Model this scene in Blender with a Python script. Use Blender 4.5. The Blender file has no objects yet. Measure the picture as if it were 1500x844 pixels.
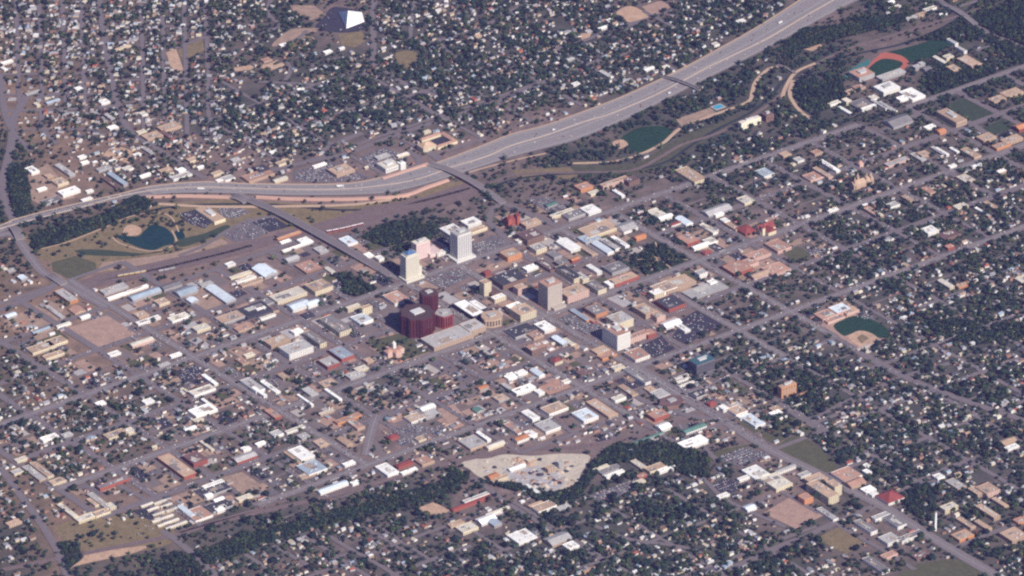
import bpy, math, random
import numpy as np
random.seed(7); rng = np.random.default_rng(7)
S = bpy.context.scene
C = S.collection
R = math.radians
# ---------------- camera: far aeroplane, long lens ----------------
FPX, DIST, DEP = 9000., 14500., R(28.7)
cd, sd = math.cos(DEP), math.sin(DEP)
CAMY, CAMZ = -DIST*cd, DIST*sd
cam = bpy.data.cameras.new('camera'); co = bpy.data.objects.new('camera', cam); C.objects.link(co)
co.location = (0, CAMY, CAMZ); co.rotation_euler = (R(90)-DEP, 0, 0)
cam.sensor_width = 36; cam.lens = 36*FPX/1500; cam.clip_start = 10; cam.clip_end = 80000
S.camera = co
# ---------------- daylight ----------------
SUN_EL = R(38); SX, SY = .62, -.785           # direction towards the sun in the ground plane
w = bpy.data.worlds.new('World'); S.world = w; w.use_nodes = True
nt = w.node_tree; sky = nt.nodes.new('ShaderNodeTexSky'); sky.sky_type = 'NISHITA'; sky.sun_disc = False
sky.sun_elevation = SUN_EL; sky.sun_rotation = math.atan2(SX, SY); sky.altitude = 1800; sky.ozone_density = 4
bg = nt.nodes['Background']; nt.links.new(sky.outputs[0], bg.inputs[0]); bg.inputs[1].default_value = .065
sun = bpy.data.lights.new('sun', 'SUN'); sun.energy = 5.0; sun.angle = R(.5); sun.color = (1, .91, .80)
so = bpy.data.objects.new('sun', sun); C.objects.link(so)
so.rotation_euler = (R(90)-SUN_EL, 0, math.atan2(SX, -SY))
S.view_settings.view_transform = 'Standard'; S.view_settings.look = 'None'; S.view_settings.exposure = .38; S.view_settings.gamma = 1
S.view_settings.use_curve_mapping = False
cy = S.cycles; cy.max_bounces = 3; cy.diffuse_bounces = 2; cy.glossy_bounces = 1; cy.volume_bounces = 0
cy.transmission_bounces = 1; cy.transparent_max_bounces = 4; cy.use_denoising = False
cy.pixel_filter_type = 'GAUSSIAN'; cy.filter_width = 2.6; cy.sample_clamp_indirect = 3

# ---------------- picture point -> ground point ----------------
def P(x, y, z=0.):
    a = (x-750)/FPX; b = (422-y)/FPX
    dy = cd+b*sd; dz = -sd+b*cd
    t = (z-CAMZ)/dz
    return (a*t, CAMY+dy*t)
def Qn(X, Y):
    y = Y-CAMY; dep = y*cd+CAMZ*sd
    return 750+FPX*X/dep, 422-FPX*(y*sd-CAMZ*cd)/dep
HM = np.array([[58.914637, 78.833168, 594.191503], [34.323285, -25.051431, 415.116178], [-.00673774, .00405367, 1.]])
def G(i, j):                                   # street lattice of the town, i to the east, j to the north
    p = HM@np.array([i, j, 1.]); return P(p[0]/p[2], p[1]/p[2])
AN = R(36.4)                                   # direction of the town grid's long streets
NV = np.array([math.cos(AN), math.sin(AN)]); EV = np.array([math.sin(AN), -math.cos(AN)])

# ---------------- materials ----------------
MATS = {}
def mat(name, col, rough=.85, var=.18, scale=.12, attr=None, rnd=0., metal=0., fine=1.3, spec=.3):
    if name in MATS: return MATS[name]
    m = bpy.data.materials.new(name); m.use_nodes = True; t = m.node_tree; n = t.nodes; L = t.links
    b = n['Principled BSDF']; b.inputs['Roughness'].default_value = rough; b.inputs['Metallic'].default_value = metal
    b.inputs['Specular IOR Level'].default_value = spec
    geo = n.new('ShaderNodeNewGeometry')
    no = n.new('ShaderNodeTexNoise'); no.inputs['Scale'].default_value = scale; no.inputs['Detail'].default_value = 5; no.inputs['Roughness'].default_value = .62
    L.new(geo.outputs['Position'], no.inputs['Vector'])
    no2 = n.new('ShaderNodeTexNoise'); no2.inputs['Scale'].default_value = scale*fine*3; no2.inputs['Detail'].default_value = 2
    L.new(geo.outputs['Position'], no2.inputs['Vector'])
    ad = n.new('ShaderNodeMath'); ad.operation = 'ADD'; L.new(no.outputs[0], ad.inputs[0]); L.new(no2.outputs[0], ad.inputs[1])
    mr = n.new('ShaderNodeMapRange'); mr.inputs[1].default_value = .65; mr.inputs[2].default_value = 1.35
    mr.inputs[3].default_value = 1-var; mr.inputs[4].default_value = 1+var; L.new(ad.outputs[0], mr.inputs[0])
    last = mr.outputs[0]
    if rnd:
        oi = n.new('ShaderNodeObjectInfo'); m2 = n.new('ShaderNodeMapRange'); m2.inputs[3].default_value = 1-rnd; m2.inputs[4].default_value = 1+rnd
        L.new(oi.outputs['Random'], m2.inputs[0]); mm = n.new('ShaderNodeMath'); mm.operation = 'MULTIPLY'
        L.new(last, mm.inputs[0]); L.new(m2.outputs[0], mm.inputs[1]); last = mm.outputs[0]
    vm = n.new('ShaderNodeVectorMath'); vm.operation = 'SCALE'
    if attr:
        at = n.new('ShaderNodeAttribute'); at.attribute_name = attr; L.new(at.outputs['Color'], vm.inputs[0])
    else: vm.inputs[0].default_value = col[:3]
    L.new(last, vm.inputs['Scale']); L.new(vm.outputs[0], b.inputs['Base Color'])
    MATS[name] = m; return m
ROOF = {'W': (.86,.86,.84), 'w': (.62,.58,.50), 'g': (.42,.41,.41), 'G': (.20,.19,.20), 'D': (.055,.055,.07), 'T': (.46,.33,.24),
        'P': (.42,.25,.19), 'R': (.22,.055,.05), 'B': (.33,.40,.48), 'L': (.62,.70,.78), 'E': (.10,.20,.17), 'O': (.50,.22,.11), 'N': (.16,.10,.10)}
ROOFN = {'W': 'white', 'w': 'cream', 'g': 'light grey', 'G': 'grey', 'D': 'dark', 'T': 'tan', 'P': 'pink brown', 'R': 'red', 'B': 'blue grey', 'L': 'pale blue', 'E': 'green', 'O': 'orange', 'N': 'brown'}
WALL = {'c': (.66,.58,.42), 'w': (.80,.78,.74), 't': (.46,.34,.25), 'r': (.34,.10,.07), 'b': (.22,.14,.11), 'g': (.38,.37,.37), 'o': (.58,.27,.13), 'd': (.05,.05,.07), 'p': (.60,.42,.36)}
def RM(c): return mat('roof_'+ROOFN[c].replace(' ', '_'), ROOF[c], .8, .26, .07, rnd=.15)
def WM(c): return mat('wall_'+c, WALL[c], .85, .10, .15, rnd=.10)
GLASS = lambda: mat('dark_glass', (.03,.035,.05), .15, .3, .3, spec=.5)

# ---------------- mesh helpers ----------------
def mesh_np(name, V, F, mats, mi=None, tint=None, dom='POINT'):
    me = bpy.data.meshes.new(name); V = np.asarray(V, np.float32)
    if isinstance(F, np.ndarray):
        k = F.shape[1]; me.vertices.add(len(V)); me.vertices.foreach_set('co', V.ravel())
        me.loops.add(F.size); me.loops.foreach_set('vertex_index', F.astype(np.int32).ravel())
        me.polygons.add(len(F)); me.polygons.foreach_set('loop_start', np.arange(0, F.size, k, dtype=np.int32))
        me.update(calc_edges=True)
    else: me.from_pydata(V.tolist(), [], F)
    for m in mats: me.materials.append(m)
    if mi is not None: me.polygons.foreach_set('material_index', np.asarray(mi, np.int32))
    if tint is not None:
        a = me.attributes.new('tint', 'FLOAT_COLOR', dom); t = np.ones((len(tint), 4), np.float32); t[:, :3] = tint
        a.data.foreach_set('color', t.ravel())
    return me
def link(name, me, parent=None, loc=None, rz=None, **pr):
    o = bpy.data.objects.new(name, me); C.objects.link(o)
    if parent: o.parent = parent
    if loc is not None: o.location = loc
    if rz is not None: o.rotation_euler = (0, 0, rz)
    for k, v in pr.items(): o[k] = v
    return o
class MB:
    def __init__(s): s.v = []; s.f = []; s.m = []
    def box(s, x0, x1, y0, y1, z0, z1, m=0, bottom=False):
        b = len(s.v); s.v += [(x0,y0,z0),(x1,y0,z0),(x1,y1,z0),(x0,y1,z0),(x0,y0,z1),(x1,y0,z1),(x1,y1,z1),(x0,y1,z1)]
        f = [(0,1,5,4),(1,2,6,5),(2,3,7,6),(3,0,4,7),(4,5,6,7)]
        if bottom: f.append((3,2,1,0))
        s.f += [tuple(b+k for k in q) for q in f]; s.m += [m]*len(f); return s
    def poly(s, pts, m=0):
        b = len(s.v); s.v += list(pts); s.f.append(tuple(range(b, b+len(pts)))); s.m.append(m); return s
    def prism(s, pts, z0, z1, m=0, mt=None):
        n = len(pts); a = sum(pts[k][0]*pts[(k+1)%n][1]-pts[(k+1)%n][0]*pts[k][1] for k in range(n))
        if a < 0: pts = pts[::-1]
        b = len(s.v); s.v += [(p[0],p[1],z0) for p in pts]+[(p[0],p[1],z1) for p in pts]
        for k in range(n): s.f.append((b+k, b+(k+1)%n, b+n+(k+1)%n, b+n+k)); s.m.append(m)
        s.f.append(tuple(range(b+n, b+2*n))); s.m.append(m if mt is None else mt); return s
    def cone(s, cx, cy_, r0, r1, z0, z1, n=10, m=0):
        b = len(s.v)
        for z, r in ((z0, r0), (z1, r1)):
            s.v += [(cx+r*math.cos(6.2832*k/n), cy_+r*math.sin(6.2832*k/n), z) for k in range(n)]
        for k in range(n): s.f.append((b+k, b+(k+1)%n, b+n+(k+1)%n, b+n+k)); s.m.append(m)
        s.f.append(tuple(range(b+n, b+2*n))); s.m.append(m); return s
    def gable(s, x0, x1, y0, y1, z, rise, m=0, mw=None, axis='x', hip=0.):
        b = len(s.v)
        if axis == 'x':
            ym = (y0+y1)/2; h = hip*(y1-y0)/2
            s.v += [(x0,y0,z),(x1,y0,z),(x1,y1,z),(x0,y1,z),(x0+h,ym,z+rise),(x1-h,ym,z+rise)]
            f = [(0,1,5,4),(2,3,4,5)]; e = [(3,0,4),(1,2,5)]
        else:
            xm = (x0+x1)/2; h = hip*(x1-x0)/2
            s.v += [(x0,y0,z),(x1,y0,z),(x1,y1,z),(x0,y1,z),(xm,y0+h,z+rise),(xm,y1-h,z+rise)]
            f = [(1,2,5,4),(3,0,4,5)]; e = [(0,1,4),(2,3,5)]
        s.f += [tuple(b+k for k in q) for q in f+e]; s.m += [m]*2+[m if (mw is None or hip) else mw]*2; return s
    def mesh(s, name, mats): return mesh_np(name, s.v, s.f, mats, s.m)
    def build(s, name, mats, parent=None, **pr):
        return link(name, s.mesh(name, mats if isinstance(mats, list) else [mats]), parent, **pr)

# ---------------- occupancy raster of the ground (4 m cells) ----------------
CELL = 4.; X0, Y0 = -1720., -1640.; NX, NY = 880, 1060
occ = np.zeros((NY, NX), np.uint8)
gx = X0+(np.arange(NX)+.5)*CELL; gy = Y0+(np.arange(NY)+.5)*CELL
def inside(poly, X, Y):
    r = np.zeros(X.shape, bool); n = len(poly)
    for k in range(n):
        x1, y1 = poly[k]; x2, y2 = poly[(k+1)%n]
        if y1 == y2: continue
        c = ((Y > min(y1, y2)) & (Y <= max(y1, y2))); xi = (Y-y1)*(x2-x1)/(y2-y1)+x1
        r ^= c & (X < xi)
    return r
def stamp(poly, bit):
    xs = [p[0] for p in poly]; ys = [p[1] for p in poly]
    a = max(0, int((min(xs)-X0)/CELL)); b = min(NX, int((max(xs)-X0)/CELL)+2); c = max(0, int((min(ys)-Y0)/CELL)); d = min(NY, int((max(ys)-Y0)/CELL)+2)
    if a >= b or c >= d: return
    XX, YY = np.meshgrid(gx[a:b], gy[c:d]); occ[c:d, a:b] |= (inside(poly, XX, YY)*bit).astype(np.uint8)
def look(X, Y):
    i = np.clip(((np.asarray(X)-X0)/CELL).astype(int), 0, NX-1); j = np.clip(((np.asarray(Y)-Y0)/CELL).astype(int), 0, NY-1); return occ[j, i]
TREES = ["444445557235555566337761275479","344443534446667776766357721466"]
TREES = ["444445557235555"+"566337761275479","344443534446667"+"776766357721466"]
TD = ["44444 55572 35555 56633 77612 75479","34444 35344 46667 77676 63577 21466","13445 45456 66677 77653 58675 23765","13334 56666 66554 11166 75576 45655",
 "51233 22244 21100 36763 87644 44345","70033 31100 01125 33333 55355 55556","45534 20111 26521 11134 33236 66656","31133 11111 23101 11143 21126 65567",
 "21001 10111 31111 00111 23455 66667","11001 21101 10011 00011 34531 36777","42112 33211 14112 12112 46677 45566","44344 22222 34333 22122 33576 66776",
 "44543 33343 31222 11122 22257 88777","24442 23352 11132 11266 43235 87666","32121 12343 36732 13667 74125 44656","51111 35655 54434 56777 76343 22545","63445 54444 55667 88887 77764 34365"]
HD = ["77777 66520 16666 66413 66400 01300","67776 35222 26566 76666 51000 00012","26776 64345 65456 66655 40300 00000","15777 65666 66665 11100 01300 00000",
 "02455 45654 21200 00001 44234 44433","00122 20000 01000 01001 25455 55554","00000 00000 00001 01110 12134 55555","10000 00000 00000 00001 01034 54555",
 "20000 00000 00000 00000 13555 56666","11000 12100 00001 21000 24501 26566","32002 33322 22133 42233 34555 65556","45455 43333 32343 44433 34456 66666",
 "55565 44443 32443 33343 22245 66666","24554 33333 22232 00023 22112 45554","32100 11122 11123 20233 54112 22343","30000 00035 65433 34555 65412 01222","40000 04566 65556 66666 66654 33213"]
TD = np.array([[int(c) for c in r.replace(' ', '')] for r in TD], float); HD = np.array([[int(c) for c in r.replace(' ', '')] for r in HD], float)
def dens(tab, x, y):
    fx = np.clip(np.asarray(x)/50-.5, 0, 28.999); fy = np.clip(np.asarray(y)/50-.5, 0, 15.999)
    i = fx.astype(int); j = fy.astype(int); a = fx-i; b = fy-j
    return (tab[j, i]*(1-a)+tab[j, i+1]*a)*(1-b)+(tab[j+1, i]*(1-a)+tab[j+1, i+1]*a)*b

# ---------------- ground ----------------
Wn = 260; xs = np.linspace(-9000, 9000, Wn); xs = np.sign(xs)*np.abs(xs/9000)**2.2*9000
XX, YY = np.meshgrid(xs, xs+250); V = np.stack([XX.ravel(), YY.ravel(), np.zeros(Wn*Wn)], 1)
ii = np.arange(Wn*Wn).reshape(Wn, Wn); F = np.stack([ii[:-1,:-1], ii[:-1,1:], ii[1:,1:], ii[1:,:-1]], -1).reshape(-1, 4)
qx, qy = Qn(V[:,0], V[:,1]); td = dens(TD, qx, qy)/9; hd = dens(HD, qx, qy)/9
left = np.clip((420-qx)/420, 0, 1)[:, None]
dirt = np.array([.215,.155,.145])*(1-left)+np.array([.245,.16,.11])*left; green = np.array([.068,.070,.060]); 
k = np.clip(td*1.6-.05+rng.normal(0, .16, len(td)), 0, 1)[:, None]; tint = dirt*(1-k)+green*k
mg = mat('ground_soil', None, .95, .42, .03, attr='tint', fine=3)
link('ground', mesh_np('ground', V, F, [mg], None, tint), kind='structure')

MAS = {'scrub': ((.085,.085,.055), .4, .05), 'sand': ((.47,.32,.23), .3, .05), 'dirt': ((.33,.235,.185), .32, .05), 'pink_dirt': ((.37,.25,.205), .28, .05), 'dry_grass': ((.20,.155,.09), .35, .05), 'grass': ((.045,.065,.04), .25, .06),
       'turf': ((.014,.050,.026), .3, .03), 'asphalt': ((.15,.135,.15), .16, .05), 'dark_asphalt': ((.045,.045,.065), .15, .05), 'red_track': ((.42,.13,.09), .1, .05), 'teal_court': ((.05,.17,.17), .2, .08),
       'water': ((.010,.042,.036), .3, .02), 'blue_water': ((.03,.08,.18), .1, .05), 'pale_gravel': ((.50,.44,.37), .25, .05), 'grey_gravel': ((.40,.38,.39), .25, .05), 'concrete': ((.42,.38,.36), .12, .08),
       'rail_ballast': ((.17,.125,.125), .2, .06), 'road': ((.175,.152,.165), .12, .06), 'avenue': ((.20,.175,.185), .12, .05), 'pavement': ((.18,.15,.15), .15, .1), 'motorway': ((.25,.228,.235), .07, .03),
       'paint': ((.55,.55,.52), .1, .3), 'sound_wall': ((.56,.36,.29), .1, .1), 'lawn': ((.095,.095,.055), .3, .06), 'trail': ((.50,.36,.26), .15, .1)}
def GM(k):
    c, v, s = MAS[k]; return mat('surface_'+k, c, .2 if 'water' in k else .9, v, s, spec=.3 if 'water' in k else .2)
def sheet(name, pts, m, z, px=True, clear=4, **pr):
    pts = [P(*p) for p in pts] if px else pts
    a = sum(pts[k][0]*pts[(k+1)%len(pts)][1]-pts[(k+1)%len(pts)][0]*pts[k][1] for k in range(len(pts)))
    if a < 0: pts = pts[::-1]
    if clear: stamp(pts, clear)
    b = MB(); b.poly([(p[0], p[1], z) for p in pts]); pr.setdefault('kind', 'structure')
    return b.build(name, GM(m), **pr)
def smooth(pts, n=4):
    out = []; Pn = [pts[0]]+list(pts)+[pts[-1]]
    for k in range(1, len(Pn)-2):
        p0, p1, p2, p3 = [np.array(q, float) for q in Pn[k-1:k+3]]
        for t in np.arange(n)/n:
            out.append(tuple(.5*((2*p1)+(-p0+p2)*t+(2*p0-5*p1+4*p2-p3)*t*t+(-p0+3*p1-3*p2+p3)*t**3)))
    return out+[tuple(pts[-1])]
def offs(pts, d):
    out = []
    for k, p in enumerate(pts):
        a = pts[max(0, k-1)]; b = pts[min(len(pts)-1, k+1)]; dx, dy = b[0]-a[0], b[1]-a[1]; l = math.hypot(dx, dy) or 1
        out.append((p[0]-dy/l*d, p[1]+dx/l*d))
    return out
def ribbon(b, pts, w, z, m=0, bit=1, pad=1.5, off=0.):
    if off: pts = offs(pts, off)
    L_ = offs(pts, w/2); R_ = offs(pts, -w/2)
    for k in range(len(pts)-1): b.poly([(*R_[k], z), (*R_[k+1], z), (*L_[k+1], z), (*L_[k], z)], m)
    if bit:
        L_ = offs(pts, w/2+pad); R_ = offs(pts, -w/2-pad)
        for k in range(len(pts)-1): stamp([R_[k], R_[k+1], L_[k+1], L_[k]], bit)

def closed(pts, n=4):
    m = len(pts); out = []
    for k in range(m):
        p0, p1, p2, p3 = [np.array(pts[(k+q) % m], float) for q in (-1, 0, 1, 2)]
        for t in np.arange(n)/n: out.append(tuple(.5*((2*p1)+(-p0+p2)*t+(2*p0-5*p1+4*p2-p3)*t*t+(-p0+3*p1-3*p2+p3)*t**3)))
    return out
ROUND = 'running_track track_infield ball_park_outfield park_pond ball_park_infield baseball_field oval_field pond_beach infield_dirt small_pond park_green mesa_slope mesa_top sand_lot dark_lot gravel_works gravel_works_yard scrub_field scrub_sand sports_field creek_meadow verge meadow'.split()
# zones traced on the ground: (name, material, picture points, layer, keeps trees off)
ZN = [
('dirt_lot','pink_dirt',[(157,462),(209,495),(143,511),(94,482)],1),
('sand_lot','sand',[(903,18),(925,9),(950,24),(935,34),(915,30)],1),
('building_site','pink_dirt',[(940,10),(968,1),(985,10),(955,24)],1),
('sand_yard','sand',[(243,77),(258,72),(270,105),(258,104),(250,98)],1),
('school_field','dry_grass',[(260,74),(296,56),(300,74),(268,90)],1),
('dark_lot','dark_asphalt',[(472,28),(485,12),(500,11),(527,18),(532,42),(500,48),(462,42)],1),
('mesa_grass','dry_grass',[(495,50),(530,46),(536,60),(520,70),(500,66)],1),
('mesa_slope','dirt',[(398,68),(415,50),(432,42),(468,42),(455,50),(430,62)],1),
('mesa_top','dry_grass',[(410,55),(440,44),(460,60),(435,75),(418,70)],0),
('bare_slope','sand',[(375,96),(392,94),(408,87),(400,98),(385,101)],1),
('bare_slope','sand',[(340,100),(370,95),(372,102),(345,105)],1),
('meadow','dry_grass',[(580,78),(605,75),(615,88),(600,100),(585,97)],1),
('playing_field','dirt',[(425,8),(460,8),(478,22),(455,30),(430,18)],1),
('gravel_patch','sand',[(850,50),(868,46),(862,58),(853,62)],1),
('orange_clearing','sand',[(1172,62),(1195,56),(1205,68),(1190,75),(1175,72)],1),
('sports_field','turf',[(1300,77),(1335,68),(1390,52),(1405,61),(1380,74),(1365,84),(1335,91),(1320,81)],1),
('running_track','red_track',[(1259,110),(1285,83),(1297,77),(1320,82),(1331,91),(1325,101),(1310,110),(1287,115),(1265,113)],1),
('track_infield','turf',[(1267,108),(1291,87),(1322,92),(1310,105),(1285,113)],2),
('tennis_courts','teal_court',[(1236,113),(1245,102),(1272,86),(1275,94),(1260,105),(1240,117)],1),
('campus_lawn','grass',[(1385,155),(1420,142),(1450,160),(1480,170),(1430,182),(1400,165)],1),
('campus_lawn','grass',[(1438,188),(1470,175),(1480,188),(1450,200)],1),
('campus_lawn','lawn',[(1400,0),(1440,0),(1445,20),(1415,15)],0),
('baseball_field','turf',[(908,207),(925,192),(945,186),(975,186),(988,198),(980,209),(955,221),(930,222)],1),
('infield_dirt','sand',[(897,209),(912,205),(920,213),(905,219)],2),
('creek_meadow','scrub',[(832,244),(900,242),(940,236),(990,205),(1060,178),(1105,160),(1115,150),(1130,165),(1080,185),(1020,215),(960,250),(850,258)],1),
('creek_bank','dry_grass',[(750,250),(835,245),(850,262),(760,262)],1),
('riverside_dirt','dirt',[(990,175),(1040,158),(1050,166),(1000,188)],1),
('railside_scrub','dry_grass',[(20,352),(200,300),(330,292),(480,300),(600,292),(640,270),(700,262),(690,275),(560,310),(430,335),(330,345),(330,372),(150,400),(60,380)],0),
('park_meadow','dry_grass',[(60,367),(110,350),(150,335),(190,318),(225,312),(255,320),(262,345),(245,365),(170,375),(110,378),(60,372)],0),
('park_lawn','lawn',[(75,385),(110,375),(140,385),(142,398),(110,412),(78,398)],1),
('earth_bank','dirt',[(150,385),(250,372),(325,350),(335,357),(270,375),(200,390),(140,400)],1),
('park_pond','water',[(169,345),(200,347),(212,338),(222,330),(240,333),(252,343),(255,356),(240,361),(225,367),(207,364),(185,355)],2),
('small_pond','water',[(255,341),(265,337),(271,348),(260,351)],2),
('pond_beach','sand',[(180,340),(187,330),(200,331),(208,338),(200,345),(185,345)],1),
('park_green','grass',[(110,367),(150,366),(215,372),(245,366),(200,375),(130,374)],1),
('park_green','grass',[(262,352),(300,342),(330,330),(335,335),(300,352),(265,362)],1),
('hotel_car_park','dark_asphalt',[(262,313),(285,308),(310,326),(300,335),(275,327)],1),
('hotel_car_park','asphalt',[(318,306),(345,303),(368,310),(345,320),(325,318)],1),
('viaduct_lot','asphalt',[(325,345),(360,322),(395,338),(375,350),(345,355)],1),
('viaduct_lot','dark_asphalt',[(360,322),(400,318),(425,332),(395,340)],1),
('town_park','grass',[(922,381),(960,352),(1012,381),(948,407)],1),
('museum_garden','lawn',[(545,498),(590,488),(640,512),(590,528),(560,525)],0),
('office_lawn','grass',[(495,404),(512,402),(550,425),(535,437),(505,432)],1),
('ball_park_grounds','pink_dirt',[(1200,478),(1235,452),(1310,487),(1262,518)],1),
('ball_park_outfield','turf',[(1221,478),(1236,468),(1256,463),(1280,470),(1300,482),(1304,491),(1290,496),(1272,488),(1260,485),(1245,490),(1235,492)],2),
('ball_park_infield','sand',[(1242,495),(1252,487),(1263,485),(1277,489),(1287,498),(1277,507),(1262,510),(1250,503)],3),
('infield_grass','dry_grass',[(1255,495),(1263,490),(1273,496),(1262,504)],4),
('gravel_works','pale_gravel',[(675,680),(690,673),(715,672),(738,666),(780,668),(820,665),(862,667),(860,680),(852,692),(847,705),(836,712),(828,720),(812,722),(795,718),(775,720),(745,711),(722,706),(700,698),(688,688)],1),
('gravel_works_yard','grey_gravel',[(738,690),(790,684),(825,700),(820,716),(795,722),(760,712)],2),
('railside_clearing','sand',[(610,745),(635,736),(660,748),(640,758)],1),
('scrub_field','dry_grass',[(85,770),(170,750),(255,778),(240,800),(150,812),(100,795)],0),
('scrub_sand','sand',[(150,808),(215,800),(190,812),(110,830),(100,844),(95,844),(120,815)],1),
('school_field','dry_grass',[(1193,790),(1230,772),(1265,795),(1240,812)],1),
('oval_field','lawn',[(1310,850),(1345,828),(1395,820),(1430,832),(1440,850),(1400,870),(1330,870)],1),
('brick_lot','pink_dirt',[(1118,752),(1158,728),(1208,755),(1165,775)],1),
('verge','lawn',[(1133,662),(1160,640),(1190,648),(1225,685),(1200,690),(1165,672)],1),
('verge','lawn',[(1115,635),(1150,610),(1165,620),(1140,650)],0),
('green_strip','lawn',[(1035,668),(1060,658),(1105,650),(1075,665),(1045,676)],1),
('school_lawn','lawn',[(1148,372),(1168,361),(1190,374),(1165,386)],1),
('black_lot','dark_asphalt',[(999,468),(1020,455),(1060,477),(1035,488),(1005,505),(985,495)],1),
('black_lot','dark_asphalt',[(937,507),(968,493),(990,511),(958,525)],1),
('car_park','asphalt',[(817,468),(838,457),(882,480),(862,492)],1),
('car_park','asphalt',[(617,408),(660,393),(695,402),(650,425)],1),
('car_park','dark_asphalt',[(1042,713),(1062,700),(1088,712),(1066,726)],1),
('car_park','asphalt',[(1045,672),(1090,655),(1130,665),(1085,685)],1),
('car_park','asphalt',[(862,727),(900,712),(935,700),(945,710),(880,738)],1),
('car_park','asphalt',[(432,250),(490,238),(545,262),(480,268),(430,265)],1),
('car_park','asphalt',[(520,235),(560,215),(600,230),(545,250)],1),
('car_park','asphalt',[(692,360),(720,345),(745,352),(720,375),(700,378)],1),
('car_park','asphalt',[(770,292),(800,288),(835,305),(815,318)],1),
('car_park','dark_asphalt',[(330,458),(375,445),(395,455),(350,475)],1),
('car_park','dark_asphalt',[(255,545),(285,535),(300,548),(270,562)],1),
('car_park','asphalt',[(560,640),(600,620),(640,628),(590,655)],1),
('car_park','dark_asphalt',[(480,420),(500,405),(520,430),(500,438)],0),
('car_park','asphalt',[(960,578),(1000,560),(1020,575),(985,590)],1),
('dirt_yard','pink_dirt',[(640,600),(665,592),(680,610),(655,620)],1),
('dirt_yard','dirt',[(325,700),(355,692),(385,712),(355,725)],1),
('dirt_yard','dirt',[(5,470),(70,440),(95,450),(75,490),(20,485)],0),
('dirt_yard','sand',[(165,212),(210,225),(190,240),(150,228)],0),
('dirt_yard','dirt',[(40,255),(70,240),(110,290),(60,300),(40,290)],0),
('dirt_yard','dirt',[(265,432),(300,428),(330,450),(290,458)],0),
]
LAY = .25
for k, (nm, m, pts, lv) in enumerate(sorted(ZN, key=lambda q: q[3])): sheet(nm, closed(pts) if nm in ROUND else pts, m, .10+.010*k, clear=4 if lv else 0)

WOODS = [[(285,815),(330,795),(400,776),(500,748),(560,735),(640,712),(668,690),(688,700),(660,722),(600,742),(520,762),(420,786),(330,822),(300,830)],
 [(880,668),(905,652),(960,650),(1010,655),(1035,675),(1040,700),(1010,700),(960,678),(900,678),(868,700),(855,722),(830,745),(790,735),(760,722),(700,705),(760,712),(812,724),(840,718),(862,694)],
 [(1175,45),(1240,38),(1340,20),(1330,32),(1260,50),(1210,62),(1180,72),(1140,75)], [(1165,120),(1235,120),(1240,150),(1200,165),(1165,145)], [(10,250),(38,245),(45,300),(40,322),(22,318)],
 [(45,345),(150,318),(200,290),(232,300),(160,330),(80,360),(50,368)], [(530,350),(560,332),(600,325),(640,335),(632,352),(590,372),(545,355)], [(1340,60),(1500,0),(1500,100),(1440,60)], [(1345,120),(1400,100),(1450,110),(1380,145)],
 [(925,381),(960,355),(1008,381),(948,404)], [(1150,595),(1170,545),(1200,560),(1185,600),(1165,605)], [(1350,470),(1500,475),(1500,500),(1420,505),(1390,500)], [(1320,700),(1370,715),(1372,750),(1345,760),(1320,735)],
 [(85,798),(115,795),(120,820),(100,835)],[(240,812),(285,815),(300,850),(230,850)], [(495,404),(512,402),(550,425),(535,437),(505,432)], [(1380,100),(1440,110),(1430,135),(1395,130)]]
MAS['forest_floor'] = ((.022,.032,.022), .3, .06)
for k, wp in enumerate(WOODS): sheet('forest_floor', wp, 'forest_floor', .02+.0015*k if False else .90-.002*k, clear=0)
for pts in ([(95,417),(170,398),(225,385),(330,361),(400,345),(420,352),(340,376),(225,404),(130,424)], [(400,345),(480,323),(540,304),(620,289),(690,266),(722,268),(690,290),(600,314),(540,336),(480,354),(415,362)]): sheet('rail_yard_ground', pts, 'rail_ballast', .80, clear=4)
# ---------------- motorway ----------------
up = [(-70,349),(0,331),(25,321),(100,302),(175,285),(225,273),(300,267),(375,270),(500,270),(562,260),(627,243),(657,233),(712,212),(750,197),(800,184),(850,166),(900,147),(950,125),(1000,101),(1050,74),(1100,46),(1150,15),(1200,-18)]
lo = [(-70,360),(0,341),(50,323),(100,311),(175,293),(250,284),(337,284),(437,287),(550,285),(600,277),(657,261),(700,247),(750,231),(795,219),(837,208),(875,194),(925,172),(975,147),(1012,128),(1050,109),(1125,71),(1225,17),(1290,-15)]
md = [(-70,354),(0,336),(50,322),(120,304),(200,283),(280,275),(375,277),(500,278),(600,266),(660,246),(712,230),(750,214),(800,199),(850,181),(887,170),(925,155),(962,139),(1000,119),(1037,99),(1075,81),(1125,57),(1175,27),(1240,-10)]
U = [P(*p) for p in smooth(up, 5)]; Lw = [P(*p) for p in smooth(lo, 5)]; Md = [P(*p) for p in smooth(md, 5)]
b = MB()
def between(b, A, B, z, m=0):
    split = P(205, 285)[0]
    A = np.array(A); B = np.array(B)
    def rs(Q, n=110):
        d = np.r_[0, np.cumsum(np.hypot(*np.diff(Q, axis=0).T))]; t = np.linspace(0, d[-1], n); return np.stack([np.interp(t, d, Q[:, k]) for k in (0, 1)], 1)
    A = rs(A); B = rs(B)
    for k in range(len(A)-1):
        b.poly([(*B[k], z), (*B[k+1], z), (*A[k+1], z), (*A[k], z)], 1 if A[k][0] < split else 0); stamp([tuple(B[k]), tuple(B[k+1]), tuple(A[k+1]), tuple(A[k])], 1)
    return A, B
Ar, Br = between(b, U, Lw, 1.3); b.build('motorway', [GM('motorway'), GM('road')], kind='structure')
b = MB(); ribbon(b, Md, 5, 1.55, 0, 1); b.build('motorway_median', GM('trail'), kind='structure')
b = MB(); ribbon(b, Md, .8, 2.6, 0, 1)
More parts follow.
